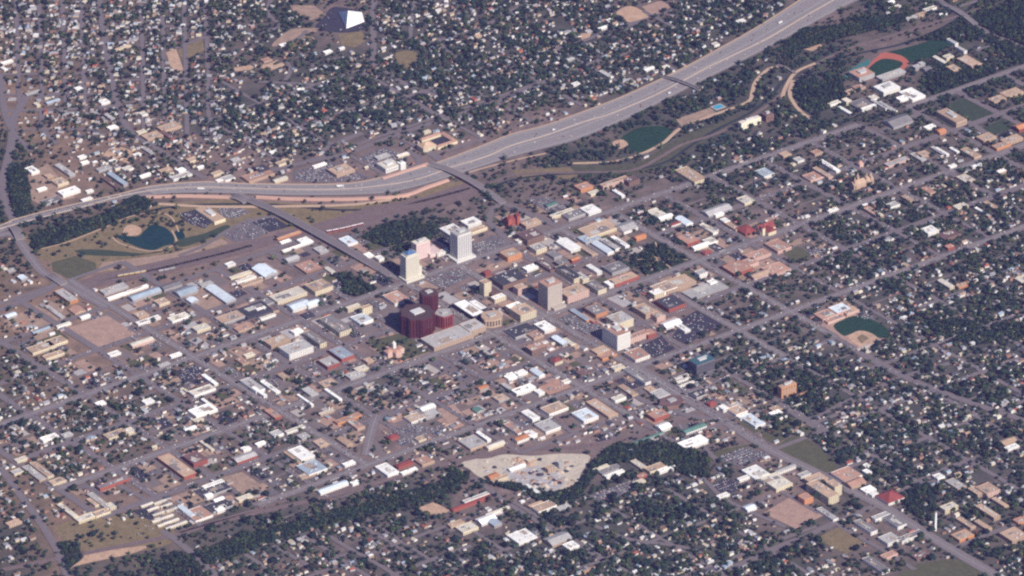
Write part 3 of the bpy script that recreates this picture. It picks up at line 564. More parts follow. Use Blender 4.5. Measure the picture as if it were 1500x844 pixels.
BL = """10 90 16 4 6 W w|6 100 5 8 6 W w|54 152 5 7 7 w c|48 135 20 4 5 g g|77 148 18 5 5 B g|180 69 22 3 5 T c|152 148 12 8 7 W w|165 186 12 7 6 W w|207 192 12 5 6 w c|223 198 22 12 7 T t|248 185 26 12 7 T t|245 197 6 20 7 N r|115 129 9 6 6 W w|210 166 8 7 6 w w|160 170 6 14 6 g g
415 65 10 5 5 W w|480 75 11 5 6 W w|500 70 7 4 5 W w|567 85 12 4 5 w c|440 130 9 4 5 W w|477 120 9 4 5 W w|390 87 12 7 5 P t|405 96 20 4 5 T t|625 192 10 4 6 w c|645 162 6 4 6 w w|882 40 12 4 7 W w|893 29 8 5 6 W w|862 45 8 5 5 g g|888 108 6 18 6 g w|950 100 14 5 6 W w|975 97 9 4 6 w w|835 86 10 5 6 g g|843 122 10 5 6 W w|1048 64 8 6 6 w w|1085 30 12 5 6 W w|700 52 9 4 6 T t|628 22 9 6 6 g w
1305 108 38 9 8 g g|1336 137 20 22 8 W w|1322 143 14 8 7 W w|1261 151 22 16 8 G g|1272 156 22 3 9 W w|1300 156 6 26 7 g w|1288 152 4 24 7 g w|1240 146 8 8 12 w c|1222 150 16 5 7 w w|1238 161 4 18 6 W w|1280 142 10 8 8 w w|1315 177 30 18 7 G g|1378 191 10 8 9 O o|1362 185 14 6 6 W w|1377 87 5 18 8 w w|1389 82 12 7 9 w c|1408 71 5 14 9 g w|1420 89 16 24 9 T p|1397 99 12 12 9 T t|1344 96 12 6 10 g g|1357 100 10 8 8 G g|1350 92 7 5 12 g g|1461 144 20 10 8 T t|1482 135 26 12 8 T t|1445 200 20 12 9 T t|1482 203 26 10 9 T t|1495 185 14 10 10 O r|1310 10 18 4 5 w w|1305 2 8 5 5 W w|1350 20 14 6 6 T t|1362 12 18 5 6 w w|1335 25 18 5 5 g g|1258 127 14 8 6 P t|1245 133 12 6 6 T t|1395 60 5 14 8 g w
47 248 11 13 8 W w|61 276 12 4 6 W w|101 279 24 10 9 W w|127 291 14 4 6 W w|75 293 22 9 6 G g|72 257 9 6 6 T t|88 265 15 12 8 T c|95 248 8 28 7 g g|172 261 6 30 8 B g|162 267 5 28 6 N b|120 229 10 5 6 W w|124 237 10 4 6 W w|152 246 18 6 6 g g|187 246 12 7 6 w w|212 256 14 4 6 W w|242 248 16 6 6 T t|265 248 10 6 8 W w|265 257 26 7 6 g w|282 233 12 7 7 T c|293 244 8 4 6 W w|318 253 14 6 6 T c|334 260 14 8 6 g w|322 263 10 4 6 W w|131 279 9 4 6 W w|165 235 9 4 6 W w|201 226 10 5 5 W w|217 220 6 16 5 g g
378 256 36 14 7 P t|383 246 14 12 9 D d|415 237 18 7 7 T c|400 222 9 4 6 W w|468 241 18 4 6 W w|500 248 26 16 9 T t|560 228 18 6 7 g g|590 226 16 4 6 W c|410 262 18 6 6 w c|345 233 12 6 6 g g
337 386 11 6 6 W w|352 402 28 4 6 w c|360 408 26 4 6 w w|368 413 28 5 6 T t|388 396 18 22 7 L g|427 378 16 8 7 g g|452 390 22 20 7 P b|470 365 12 12 6 g g|423 344 32 3 6 T o|418 353 14 4 5 W w|445 351 14 8 7 W w|436 360 42 3 5 W w|483 395 5 12 5 w w|510 352 14 16 6 L w|540 373 9 8 6 W w|556 377 8 8 7 W w
167 422 32 9 7 g g|187 427 54 3 7 W w|212 430 38 9 7 B g|250 418 24 9 6 G g|272 426 24 12 7 B g|282 439 10 9 6 L g|323 430 13 36 7 L g|302 415 16 5 6 g g|237 441 14 10 7 T c|217 468 30 5 7 W w|207 460 14 10 6 T t|262 464 24 9 7 w w|337 464 30 14 7 T g|358 479 22 8 7 P t|372 453 34 20 6 D d|382 451 12 3 8 W w|392 463 20 3 6 w w|422 431 40 15 9 w c|467 418 24 18 12 T c|437 446 24 12 9 L w|457 443 16 8 9 L w
97 432 12 26 9 g o|113 454 14 12 5 P t|124 463 12 5 6 W w|80 456 6 28 5 g g|93 475 18 3 6 w w|60 483 22 4 5 B g|15 461 13 7 6 L g|82 499 22 12 7 T c|60 508 30 12 7 T c|78 519 24 7 7 T c|33 406 8 8 7 L g|16 395 10 5 5 g g|207 500 28 7 7 w p|167 517 14 6 6 W w|257 519 14 4 6 W w|295 479 18 9 8 w c|365 519 12 5 6 w c|307 555 5 22 7 W w|355 528 9 12 6 P t
406 498 26 13 12 T t|434 508 32 17 16 g w|461 494 9 28 12 G c|500 516 17 22 10 B r|482 529 17 16 10 g r|491 474 16 34 13 G c|435 484 12 7 8 W w|517 448 17 4 12 w c|536 449 13 5 20 T c|530 466 18 16 8 L w|580 435 20 20 9 P w|392 441 10 10 6 G g|520 548 20 10 6 g g|540 527 9 8 7 T t|529 539 15 7 7 w c|451 461 12 10 5 D d
655 492 54 22 13 g t|692 476 22 18 15 g t|687 451 16 32 14 W d|700 446 9 20 14 W d|730 434 16 7 12 W c|766 453 22 18 20 T c|755 448 18 12 14 W c|711 412 10 8 36 T c|762 419 13 8 18 T p|777 391 16 8 7 W w|745 406 34 22 14 D b|713 398 8 5 12 R r|720 425 12 20 8 N b|777 343 24 18 16 N b|778 325 22 9 9 T t|748 370 20 14 13 T o|788 361 15 12 12 g c|833 358 15 24 8 W w|858 364 7 28 8 T t|842 379 11 5 9 O r|833 398 12 30 14 D c|852 404 9 14 13 g c|870 393 7 18 9 W w|902 391 24 16 9 G g|913 407 34 12 10 T r|873 418 12 20 14 G c|893 414 9 9 10 W w|840 425 30 16 20 T p|800 388 9 24 8 N b|812 372 11 12 8 G g|823 383 14 9 9 G b|760 352 6 6 6 w w
662 336 20 18 8 W w|690 324 19 13 9 W w|700 335 22 6 8 T c|637 361 20 18 8 P w|647 368 16 5 9 w w|798 477 15 17 9 W w|763 483 30 18 7 D g|783 489 14 14 7 P t|785 507 20 11 16 P b|820 498 8 18 7 L g|833 500 6 14 7 w c|843 506 8 8 5 T t|850 461 6 26 6 B o|873 453 16 18 10 G o|862 465 5 20 6 P r|933 490 28 7 14 P p|951 486 12 10 12 P r|933 518 20 18 9 P w|908 465 22 18 22 g c
962 427 14 9 12 W c|982 442 24 22 12 D r|945 452 16 20 15 T t|962 459 12 14 14 T p|990 414 42 18 10 T t|972 420 24 16 11 T w|1027 398 12 8 13 g w|1033 424 50 18 4 g g|1043 412 10 6 7 W w|983 473 22 10 7 W w|998 478 8 20 7 W w|1080 391 26 20 10 P r|1110 372 28 12 9 P p|1137 393 26 18 9 P p|1113 401 24 8 8 T p|1098 383 16 12 9 P p|1140 359 20 20 8 P p|1093 336 16 16 6 R r|1035 369 10 6 5 R r|1008 349 18 18 9 P r|1026 359 22 5 8 W w|1038 334 7 22 7 w w|1062 322 8 8 7 W w|1072 330 7 20 6 T t|990 327 16 4 6 R w|1002 323 10 18 7 L w|963 312 15 20 8 w c|974 317 18 6 8 W w|1050 307 34 12 7 g g|1052 312 12 6 8 W w|1092 292 15 14 8 w c|877 334 42 20 8 T c|917 332 20 16 7 g w|863 348 22 14 7 B g|883 362 9 26 7 L w|894 357 7 24 7 g w|908 353 6 24 7 W w|937 346 14 6 7 O o|865 306 18 15 9 W w|840 313 24 12 8 G g|823 311 32 5 8 w c|807 299 14 6 6 E g|855 272 18 11 10 P o|900 265 38 6 12 T p|925 262 16 10 12 N b|870 281 14 6 7 w c|906 282 5 16 7 W w|1012 255 18 32 9 T c|1120 252 15 15 9 B w|1040 352 14 10 7 w w|1050 362 9 16 5 D g
1196 222 12 8 7 P t|1190 258 18 14 7 P p|1215 242 6 28 8 W w|1205 252 7 26 8 T p|1314 236 32 7 7 g p|1380 221 4 18 7 W w|1398 219 4 12 7 W w|1422 223 11 22 8 T t|1352 225 16 10 7 T t|1395 242 10 4 7 W w|1467 250 12 6 7 W t|1467 212 22 8 8 T o|1415 261 14 16 6 w t|1407 301 16 8 8 w c|1435 307 4 12 5 W w|1362 336 16 12 9 W w|1390 343 24 12 7 N b|1391 360 10 6 8 P r|1277 308 9 16 7 P t|1285 311 5 16 7 w t|1360 278 9 14 7 P t|1220 307 14 4 6 W w|1308 299 14 8 7 g w|1386 415 7 18 8 w c|1411 416 18 5 7 T o|1498 408 14 10 8 w c|1375 220 6 20 5 g g|1150 225 12 8 6 T t|1170 233 10 8 6 g w|1330 290 7 14 6 T t|1345 229 8 18 7 g g|1452 300 7 18 6 T t
1212 459 26 14 8 P p|1230 451 20 14 10 L p|1245 454 18 10 7 T p|1222 466 24 7 7 P p|1136 604 14 6 7 W w|1170 593 18 3 4 w c|1136 598 12 8 6 T t|933 549 8 34 9 G w|1001 556 18 2.5 4 w w|1006 562 20 2.5 4 w w|998 551 18 2.5 4 g w|1022 576 14 12 7 D g|1042 590 9 6 7 R r|1060 596 8 8 9 W w|1080 600 16 14 7 T w|1090 609 14 5 6 W w|1103 615 14 22 7 L w|967 576 16 14 7 g w|955 571 10 14 6 T t|906 582 15 7 8 w w|920 571 8 22 6 T t|857 607 20 19 9 L w|882 597 13 34 8 T t|812 597 26 14 8 T w|777 607 10 18 8 W w|812 567 30 18 3 P b|767 569 26 9 9 W w|790 573 8 8 8 W w|802 623 20 18 8 g w|964 606 20 12 10 P r|972 624 14 10 8 W w|1017 627 28 7 6 E w|950 641 40 3 5 E g|905 537 14 6 9 w c|815 527 11 8 9 R c|890 520 20 7 7 P o|880 512 18 10 6 T t|855 545 14 9 5 N b|829 558 9 5 6 w w|748 551 12 8 7 W w|748 548 9 5 8 W w|763 545 13 7 7 W w|787 545 8 15 7 L w|742 565 6 12 6 g g|734 582 14 10 6 T L|707 567 12 6 7 O L
441 663 18 22 8 W w|457 684 24 20 8 B w|450 695 20 7 5 T t|428 668 6 22 5 T t|511 678 14 5 6 W w|567 687 15 20 7 W w|599 689 20 4 7 W w|592 679 20 6 7 R r|622 674 16 12 7 P t|487 713 36 7 6 L w|520 706 10 5 6 W w|690 736 50 4 6 R r|697 728 32 4 8 g w|712 760 20 10 7 W w|725 765 10 10 7 B g|684 772 20 12 8 w c|668 766 18 6 7 T t|692 647 22 20 7 g t|708 638 5 18 8 W w|725 651 22 6 7 w c|575 639 12 7 7 R r|616 642 10 7 6 T c|765 640 20 8 8 O w|777 634 10 10 11 W w|752 627 7 22 7 P w|382 649 12 5 6 W w|405 634 12 9 7 g w|445 638 12 9 6 g g|470 648 12 12 6 T t|505 646 8 16 6 T t|622 605 28 18 6 g g|607 611 18 12 7 T w|625 596 18 8 8 W w|700 600 9 8 5 E g
259 681 16 44 9 T r|286 670 18 18 12 N r|166 706 38 6 8 G r|61 687 8 30 7 T c|50 692 9 30 6 g t|84 704 17 8 6 T c|99 747 6 28 7 w c|125 757 22 8 7 w c|148 750 18 8 7 T c|146 733 7 32 8 g c|162 740 8 9 9 w c|136 735 5 14 6 T c|290 752 22 20 6 P w|273 748 6 22 6 L w|312 716 34 16 6 D g|312 708 26 4 9 W w|305 725 8 6 8 W w|321 740 26 14 6 D g|320 731 12 5 8 W w|322 745 10 5 8 W w|358 728 18 6 6 w c|72 640 20 7 7 W w|169 635 24 10 7 T c|190 630 10 9 7 w c|303 652 4 20 7 w c|360 656 10 6 7 W w|358 669 26 10 7 g r|20 765 16 7 6 T t|31 672 14 6 6 w c|25 690 12 7 6 g c|98 636 12 6 6 g g|297 600 28 14 8 W w|305 590 4 20 7 W w|296 571 28 10 8 w w|278 627 14 5 6 W w|290 614 12 5 7 w c|147 590 11 6 6 W w|217 587 12 7 6 W w|240 533 14 4 6 g g|370 563 12 26 8 g w|380 573 4 20 8 W w|396 566 6 26 6 W w|447 585 3 24 7 W w|454 573 10 16 6 g g|488 577 4 24 8 W w|400 605 9 18 7 P r|510 612 32 6 7 P o|520 620 10 20 7 P t|432 628 24 4 6 w w|480 560 18 10 5 T t|478 603 18 4 6 w t|415 550 8 10 7 T t
757 684 20 5 6 W w|781 716 5 20 7 W w|805 684 9 6 12 T t|819 676 5 5 14 g g|778 672 12 4 8 w t|731 700 20 5 7 T c|722 697 12 8 8 O t|1016 647 32 14 7 W w|1107 691 20 20 9 W w|1090 699 16 4 7 W w|1118 700 10 14 8 W w|1137 704 22 24 10 w c|1150 686 26 4 8 g w|1178 694 14 6 5 g w|879 685 22 4 6 w c|900 693 24 4 8 W w|893 687 26 8 6 G g|960 684 22 9 7 T c|972 687 14 4 8 W w|935 679 8 16 6 w t|940 696 12 6 5 P r|797 741 24 11 8 T w|785 738 18 4 6 T t|825 742 16 6 6 g g|765 785 24 18 7 W w|817 789 26 14 7 g t|836 798 14 10 8 W w|936 705 14 5 6 w c|986 684 8 5 6 W w|715 745 5 5 5 g w|729 748 30 2.5 4 w w|722 754 24 2.5 4 w w|1098 743 12 8 6 L w|1059 725 14 5 6 W w
1205 716 14 32 20 T c|1222 708 10 12 26 T c|1195 700 22 12 12 T t|1180 727 12 10 14 P o|1212 752 7 24 7 g w|1240 694 24 20 8 P w|1252 706 20 12 7 P t|1304 727 22 18 7 R w|1272 716 14 9 7 W w|1279 722 9 7 7 W w|1290 755 20 6 9 g w|1310 762 12 22 9 G w|1268 770 9 24 9 G w|1334 784 30 7 9 G w|1303 788 18 14 9 g w|1302 812 18 7 7 P p|1283 826 10 28 8 G w|1350 812 20 8 7 N b|1447 715 18 16 12 T p|1430 718 10 14 9 T t|1447 748 9 26 10 T t|1390 741 18 8 12 w c|1410 783 20 12 8 T o|1485 782 22 18 10 T t|1497 760 18 8 8 P o|1375 697 10 8 8 W w|1476 645 18 7 7 T t|1482 654 16 6 7 W w|1440 768 7 18 8 T t|1415 765 7 20 7 T t|1270 690 7 7 7 W w|1269 681 7 5 6 W w|1400 708 12 18 6 g t|1465 735 6 18 8 T t|1303 720 10 5 6 W w"""
spec = []
for row in BL.split('\n'):
    for s_ in row.split('|'):
        a_ = s_.split(); spec.append((float(a_[0]), float(a_[1]), float(a_[2]), float(a_[3]), float(a_[4]), a_[5], a_[6] if a_[6] in WALL else 'g'))
WN = {'c': 'cream', 'w': 'white', 't': 'tan', 'r': 'red brick', 'b': 'brown', 'g': 'grey', 'o': 'orange', 'd': 'dark', 'p': 'pink'}
items = []
for x, y, dn, de, h, rc, wc in spec:
    ar = dn*de; sh = 'narrow ' if max(dn/de, de/dn*.9) > 3.2 else ('large ' if ar > 280 else ('small ' if ar < 60 else ''))
    tall = 'tall ' if h >= 18 else ''
    X, Y = P(x, y, h); items.append((X, Y, '%s%s|%s|%s' % (tall, sh, ROOFN[rc], WN[wc])))
def bbase(k):
    s_, r_, w_ = k.split('|'); return '%s%s-roofed building, %s walls' % (s_, r_, w_)
labs = singled(items, 'building', bbase)
for q, (x, y, dn, de, h, rc, wc) in enumerate(spec):
    if dn*1.05 < 5.5 and de > 20 or de < 5.5: nm = 'storage_shed' if max(dn, de) > 15 else 'small_building'
    elif h >= 12: nm = 'office_building'
    elif dn*de > 260: nm = 'warehouse'
    else: nm = 'commercial_building'
    rf = 'flat'
    if rc in 'REO' or (rc in 'LB' and min(dn, de) < 14) or (h < 9 and random.random() < .14): rf = 'gable'
    if rc == 'R': rf = 'hip'
    building(x, y, dn, de, h, rc, wc, nm, labs[q], rf)
# rows of storage units
row = 0
for x, y, dn in ((215,739,15),(234,735,15),(224,745,14),(243,740,14),(232,752,14),(251,746,14),(238,759,26),(246,765,26),(258,769,26)):
    row += 1; building(x, y, dn, 3.4, 3.5, 'w', 'c', 'storage_shed', None, 'gable', 0)['label'] = 'low cream self-storage row, number %s counting down from the scrub road end' % ['one','two','three','four','five','six','seven','eight','nine'][row-1]

HEAPS = []
# ---------------- towers and landmarks ----------------
def empty(name, X, Y, label, cat, rz=AN, group=None):
    o = bpy.data.objects.new(name, None); C.objects.link(o); o.location = (X, Y, 0); o.rotation_euler = (0, 0, rz); o['label'] = label; o['category'] = cat
    if group: o['group'] = group
    return o
def stampbox(X, Y, n, e, ang=0):
    ca, sa = math.cos(AN+ang), math.sin(AN+ang); stamp([(X+ca*a-sa*c, Y+sa*a+ca*c) for a, c in ((-n/2,-e/2),(n/2,-e/2),(n/2,e/2),(-n/2,e/2))], 2)
def tower(name, x, y, n, e, h, wm, rm, label, bay=4.6, pier=.5, gm=None, podium=None, cap=None, hz=None, cat='office tower', band=0):
    X, Y = P(x, y, h); rt = empty(name, X, Y, label, cat); stampbox(X, Y, n+8, e+8); gm = gm or GLASS(); rd = .5
    MB().box(-n/2+rd, n/2-rd, -e/2+rd, e/2-rd, 0, h-1.2).build('core', gm, rt)                 # glass curtain behind the piers
    MB().box(-n/2, n/2, -e/2, e/2, h-4.5, h).build('top_band', wm, rt); MB().box(-n/2, n/2, -e/2, e/2, 0, 3.5).build('base', wm, rt)
    MB().box(-n/2+.6, n/2-.6, -e/2+.6, e/2-.6, h, h+.4).build('roof', rm, rt)
    for L_, ax in ((n, 0), (e, 1)):
        k = max(2, int(round(L_/bay))); pw_ = L_/k*pier
        me = (MB().box(-pw_/2, pw_/2, -.35, .35, 3.5, h-4.5) if ax == 0 else MB().box(-.35, .35, -pw_/2, pw_/2, 3.5, h-4.5)).mesh('pier', [wm])
        for q in range(k+1):
            c_ = -L_/2+pw_/2+(L_-pw_)*q/k
            for s_ in (-1, 1):
                o = link('pier', me, rt); o.location = (c_, s_*(e/2-.36), 0) if ax == 0 else (s_*(n/2-.36), c_, 0)
    fl = int((h-8)/3.8); b = MB()
    for q in range(1, fl):
        z = 3.5+(h-8)*q/fl; b.box(-n/2+.3, n/2-.3, -e/2+.3, e/2-.3, z-.55-band, z+.55, bottom=True)
    b.build('floor_bands', hz or wm, rt, kind='stuff')
    o = link('roof_unit', unitbox, rt); o.location = (0, 0, h+.4); o.scale = (n*.4, e*.35, 4)
    o = link('roof_unit', unitbox, rt); o.location = (n*.3, e*.2, h+.4); o.scale = (n*.12, e*.2, 2.5)
    if podium:
        for q, (dx, dy, pn, pe, ph) in enumerate(podium): MB().box(dx-pn/2, dx+pn/2, dy-pe/2, dy+pe/2, 0, ph).build('podium', wm, rt); 
    if cap: cap(rt, n, e, h)
    return rt
cream = mat('tower_cream', (.60,.57,.49), .8, .06, .1); white = mat('tower_white', (.64,.63,.60), .8, .05, .1); tanm = mat('tower_tan', (.42,.37,.33), .85, .06, .1)
redg = mat('red_granite', (.095,.026,.03), .6, .12, .1); pinkw = mat('hotel_pink', (.66,.52,.50), .8, .06, .1); bluer = mat('blue_metal_roof', (.08,.15,.30), .4, .08, .1)
orng = mat('orange_render', (.48,.25,.13), .85, .05, .1); redgl = mat('wine_glass', (.05,.012,.02), .2, .3, .3, spec=.5); teal = mat('teal_roof', (.05,.12,.15), .6, .1, .1)
def cap1(rt, n, e, h):
    r_ = MB(); r_.gable(-n*.36, n*.36, -e*.42, e*.42, h+3.5, 7, 0, None, 'x', 1.); r_.build('crown_roof', bluer, rt)
    MB().box(-n*.38, n*.38, -e*.44, e*.44, h, h+3.5).build('crown_wall', cream, rt)
    MB().cone(0, 0, .5, .1, h+8, h+18).build('mast', white, rt)
    MB().box(n/2, n/2+9, -e/2+2, e/2-2, 0, h*.45).build('side_wing', cream, rt)
tower('office_tower', 600, 372, 38, 24, 66, cream, RM('w'), 'slim cream office tower with a blue hipped crown roof', cap=cap1, gm=mat('cream_glass', (.34,.30,.24), .4, .1), pier=.6, podium=[(3,-3,52,34,7)])
tower('hotel_tower', 616, 353, 40, 22, 42, pinkw, RM('w'), 'pale pink hotel slab behind the blue-topped tower', bay=6, pier=.62, gm=mat('pink_glass', (.40,.30,.30), .4, .1), band=.5, podium=[(30,-4,34,34,9)], cat='hotel')
tower('office_tower', 675, 339, 40, 31, 70, white, RM('g'), 'white striped office tower standing on an arcaded podium', bay=6, pier=.5, gm=mat('grey_glass', (.24,.24,.27), .4, .1), hz=mat('grey_glass', (0,0,0)), podium=[(0,0,56,46,6)])
tower('bank_tower', 806, 413, 42, 38, 62, tanm, RM('P'), 'plain brown tan bank tower beside a wide avenue', bay=6, pier=.8, band=1., gm=mat('bronze_glass', (.32,.25,.22), .4, .1), podium=[(6,-26,36,12,7)])
def cap2(rt, n, e, h):
    for q, (a_, c_) in enumerate(((-n*.3, e*.3), (n*.34, -e*.3), (n*.2, e*.25))): MB().box(a_-4, a_+4, c_-4, c_+4, h, h+7).build('stair_head', white, rt)
tower('hospital_tower', 903, 482, 38, 58, 40, white, RM('P'), 'white hospital tower with a grey side wall and brown roof', bay=5, pier=.72, gm=mat('grey_glass', (.24,.24,.27), .4, .1), band=.9, cap=cap2, cat='hospital')
tower('apartment_block', 1153, 563, 44, 15, 28, orng, RM('T'), 'orange apartment block with pale window bands among the trees', bay=9, pier=.55, hz=cream, band=.6, podium=[(25,-20,42,4,3)], cat='apartments')
def cap3(rt, n, e, h): MB().box(-n/2-1, n/2+1, -e/2-1, e/2+1, h+.4, h+1.6).build('eaves', teal, rt)
tower('glass_block', 1028, 527, 52, 30, 30, mat('grey_pier', (.16,.15,.17), .6, .1), teal, 'dark glass office block with a teal roof edge', bay=4, pier=.3, cap=cap3, cat='office block')
tower('apartment_block', 1098, 175, 62, 14, 18, mat('flat_cream', (.80,.74,.58), .8, .05, .1), RM('w'), 'cream white apartment slab above the creek trail', bay=11, pier=.75, band=.8, cat='apartments')
tower('apartment_block', 1124, 166, 24, 22, 18, WM('b'), RM('N'), 'brown apartment cube right behind the cream white slab', bay=6, pier=.6, cat='apartments')
tower('college_hall', 1394, 169, 34, 78, 15, WM('t'), RM('T'), 'long flat-roofed tan college hall with brown end walls', bay=6, pier=.6, cat='college hall')
tower('campus_hall', 1299, 127, 54, 42, 11, white, RM('W'), 'bright white flat-roofed campus hall below the running track', bay=8, pier=.8, band=.8, cat='sports hall')
tower('stadium_building', 1262, 106, 50, 44, 13, WM('g'), RM('P'), 'pink-topped stadium building at the end of the running track', bay=8, pier=.8, band=.8, cat='sports hall')
tower('hotel_building', 308, 313, 32, 84, 9, WM('c'), RM('T'), 'long tan hotel with white parapets beside the pond park', bay=7, pier=.7, band=.5, cat='hotel')
tower('office_building', 569, 240, 44, 40, 12, white, RM('w'), 'white offices with ribbon windows beside the far motorway edge', bay=7, pier=.6, cat='offices')
tower('office_building', 588, 238, 16, 16, 17, white, RM('W'), 'small white stair tower block joined to motorway offices', bay=5, pier=.8, band=.8, cat='offices')
# red granite complex: eleven-sided block, tall rear tower, side wing
def poly_tower(name, x, y, r, h, nsd, wm, gm, rm, label, sx=1., sy=1., cat='office tower', pw_=.4):
    X, Y = P(x, y, h); rt = empty(name, X, Y, label, cat); stamp([(X+r*sx*math.cos(a), Y+r*sy*math.sin(a)) for a in np.linspace(0, 6.28, 12)], 2)
    ang = [6.2832*(k+.5)/nsd for k in range(nsd)]; ring = (lambda rr: [((rr-(k % 2)*r*.13)*sx*math.cos(a), (rr-(k % 2)*r*.13)*sy*math.sin(a)) for k, a in enumerate(ang)])
    MB().prism(ring(r-.7), 0, h-1).build('core', gm, rt); MB().prism(ring(r), h-3.5, h).build('top_band', wm, rt); MB().prism(ring(r), 0, 4).build('base', wm, rt)
    MB().prism(ring(r-1), h, h+.4).build('roof', rm, rt)
    v = ring(r-.2)
    for k in range(nsd):
        p0, p1 = np.array(v[k]), np.array(v[(k+1)%nsd]); L_ = np.hypot(*(p1-p0)); m_ = max(2, int(L_/6.5)); d = (p1-p0)/L_
        me = MB().box(-1.5, 1.5, -.6, .6, 4, h-3.5).mesh('pier', [wm])
        for q in range(m_):
            c_ = p0+d*L_*(q+.5)/m_; o = link('pier', me, rt); o.location = (*c_, 0); o.rotation_euler = (0, 0, math.atan2(d[1], d[0]))
    b = MB(); fl = int(h/4)
    for q in range(1, fl): z = h*q/fl; b.prism(ring(r-.6), z-.4, z+.4)
    b.build('floor_bands', wm, rt, kind='stuff')
    o = link('roof_unit', unitbox, rt); o.location = (0, 0, h+.4); o.scale = (r*.7, r*.5, 3)
    return rt
poly_tower('office_tower', 611, 457, 42, 50, 18, redg, redgl, mat('roof_dark_brown', (.08,.05,.05), .8, .2), 'broad many-sided red granite office block with vertical piers', 1., 1.05)
poly_tower('office_tower', 628, 428, 23, 72, 12, redg, redgl, mat('roof_dark_brown', (0,0,0)), 'tall red granite tower rising behind the many-sided red block', 1., 1.)
poly_tower('office_building', 650, 458, 23, 32, 10, mat('red_granite_light', (.24,.06,.06), .6, .1), redgl, RM('g'), 'lower red granite wing with a pale roof beside the towers', 1., 1., 'offices')
poly_tower('office_building', 720, 462, 27, 21, 8, WM('t'), GLASS(), RM('T'), 'tan eight-sided office building beside the convention roof', 1.1, 1., 'offices')
poly_tower('auditorium', 984, 587, 27, 9, 14, WM('b'), GLASS(), RM('N'), 'round brown low-domed hall at the avenue fork', 1.2, 1., 'hall')
# tent-roofed hall on the hill
X, Y = P(512, 33); rt = empty('tent_roofed_hall', X, Y, 'white tent-roofed hall beside a dark car park on the hill', 'hall', rz=R(10)); stamp([P(500,22),(P(532,26)),P(528,38),P(503,45)], 2)
MB().poly([(-14,-38,2),(38,-6,2),(-2,8,30)]).poly([(-14,-38,2),(-2,8,30),(-20,62,2)]).poly([(38,-6,2),(40,50,2),(-2,8,30)]).poly([(40,50,2),(-20,62,2),(-2,8,30)]).build('roof', mat('white_membrane', (.85,.85,.85), .6, .03), rt)
MB().box(-14, 30, -10, 45, 0, 6).build('wall', WM('g'), rt)
# churches, museum, cathedral
def church(x, y, label, n, e, h, rc, wc, spires, cat='church', rz=0., spire_h=12, sr=4):
    X, Y = P(x, y); rt = empty('church', X, Y, label, cat, AN+rz); stampbox(X, Y, n+6, e+6)
    b = MB(); b.box(-n/2, n/2, -e/2, e/2, 0, h)
    for s_ in (-1, 1): b.poly([(s_*n/2, -e/2, h), (s_*n/2, e/2, h), (s_*n/2, 0, h+e*.4)])
    b.build('wall', WM(wc), rt); r_ = MB(); r_.gable(-n/2-.5, n/2+.5, -e/2-.6, e/2+.6, h, e*.42); r_.f = r_.f[:2]; r_.m = r_.m[:2]; r_.build('roof', RM(rc), rt)
    b = MB(); windows(b, n, e, h, 6, 8, .3); b.build('window_rows', GLASS(), rt, kind='stuff')
    for (a_, c_) in spires:
        MB().box(a_-sr, a_+sr, c_-sr, c_+sr, 0, h+10).build('steeple', WM(wc), rt)
        MB().cone(a_, c_, sr*1.3, .1, h+10, h+10+spire_h, 4).build('spire', RM(rc), rt)
    return rt
church(748, 328, 'red stone church with twin pointed towers by the curving street', 34, 20, 14, 'R', 'r', [(-14,-12),(12,-12)], sr=4.5, spire_h=14)
rc_ = church(1120, 338, 'big red-roofed church with a cream front gable', 46, 26, 10, 'R', 'c', [(-18,-16)], sr=4)
b = MB(); b.box(-12, 12, -30, -12, 0, 11); b.build('porch', WM('c'), rc_); r_ = MB(); r_.gable(-13, 13, -31, -11, 11, 9, 0, None, 'y'); r_.build('porch_roof', RM('R'), rc_)
church(1262, 272, 'long tan stone cathedral with a central tower and pinnacles', 62, 18, 13, 'T', 't', [(-26,-6),(-6,8),(24,-6),(10,-6)], sr=3, spire_h=12)
X, Y = P(577, 519); rt = empty('museum', X, Y, 'old domed museum with pink roofs and a white clock tower', 'museum'); stampbox(X, Y, 50, 40)
for (a_, c_, n_, e_) in ((0,0,18,42),(14,0,18,18),(-14,0,18,18)): 
    MB().box(a_-n_/2, a_+n_/2, c_-e_/2, c_+e_/2, 0, 13+abs(a_)*.02+(.2 if n_ < e_ else 0)).build('wall', WM('p'), rt); r_ = MB(); r_.gable(a_-n_/2-.5, a_+n_/2+.5, c_-e_/2-.5, c_+e_/2+.5, 13.3, 5, 0, None, 'y', .9); r_.build('roof', RM('P'), rt)
MB().box(-4, 4, -4, 4, 13, 30).build('clock_tower', white, rt); MB().cone(0, 0, 4.6, 1.2, 30, 35, 10).build('dome', white, rt)
b = MB(); windows(b, 18, 42, 12, 4, 4, .4); b.build('window_rows', GLASS(), rt, kind='stuff')
X, Y = P(1260, 244); rt = empty('chapel', X, Y, 'small chapel with a pale pink dome beside the avenue', 'chapel'); MB().box(-6,6,-6,6,0,10).build('wall', WM('p'), rt); MB().cone(0,0,7,2,10,16,12).build('dome', RM('P'), rt)
X, Y = P(1370, 777); rt = empty('chimney', X, Y, 'tall thin white chimney beside the tree-lined avenue', 'chimney'); MB().cone(0,0,3.,2.2,0,46,12).build('shaft', mat('chimney_white', (.85,.85,.85), .7, .05), rt); MB().cone(0,0,2.6,2.6,46,47,12).build('rim', WM('g'), rt)
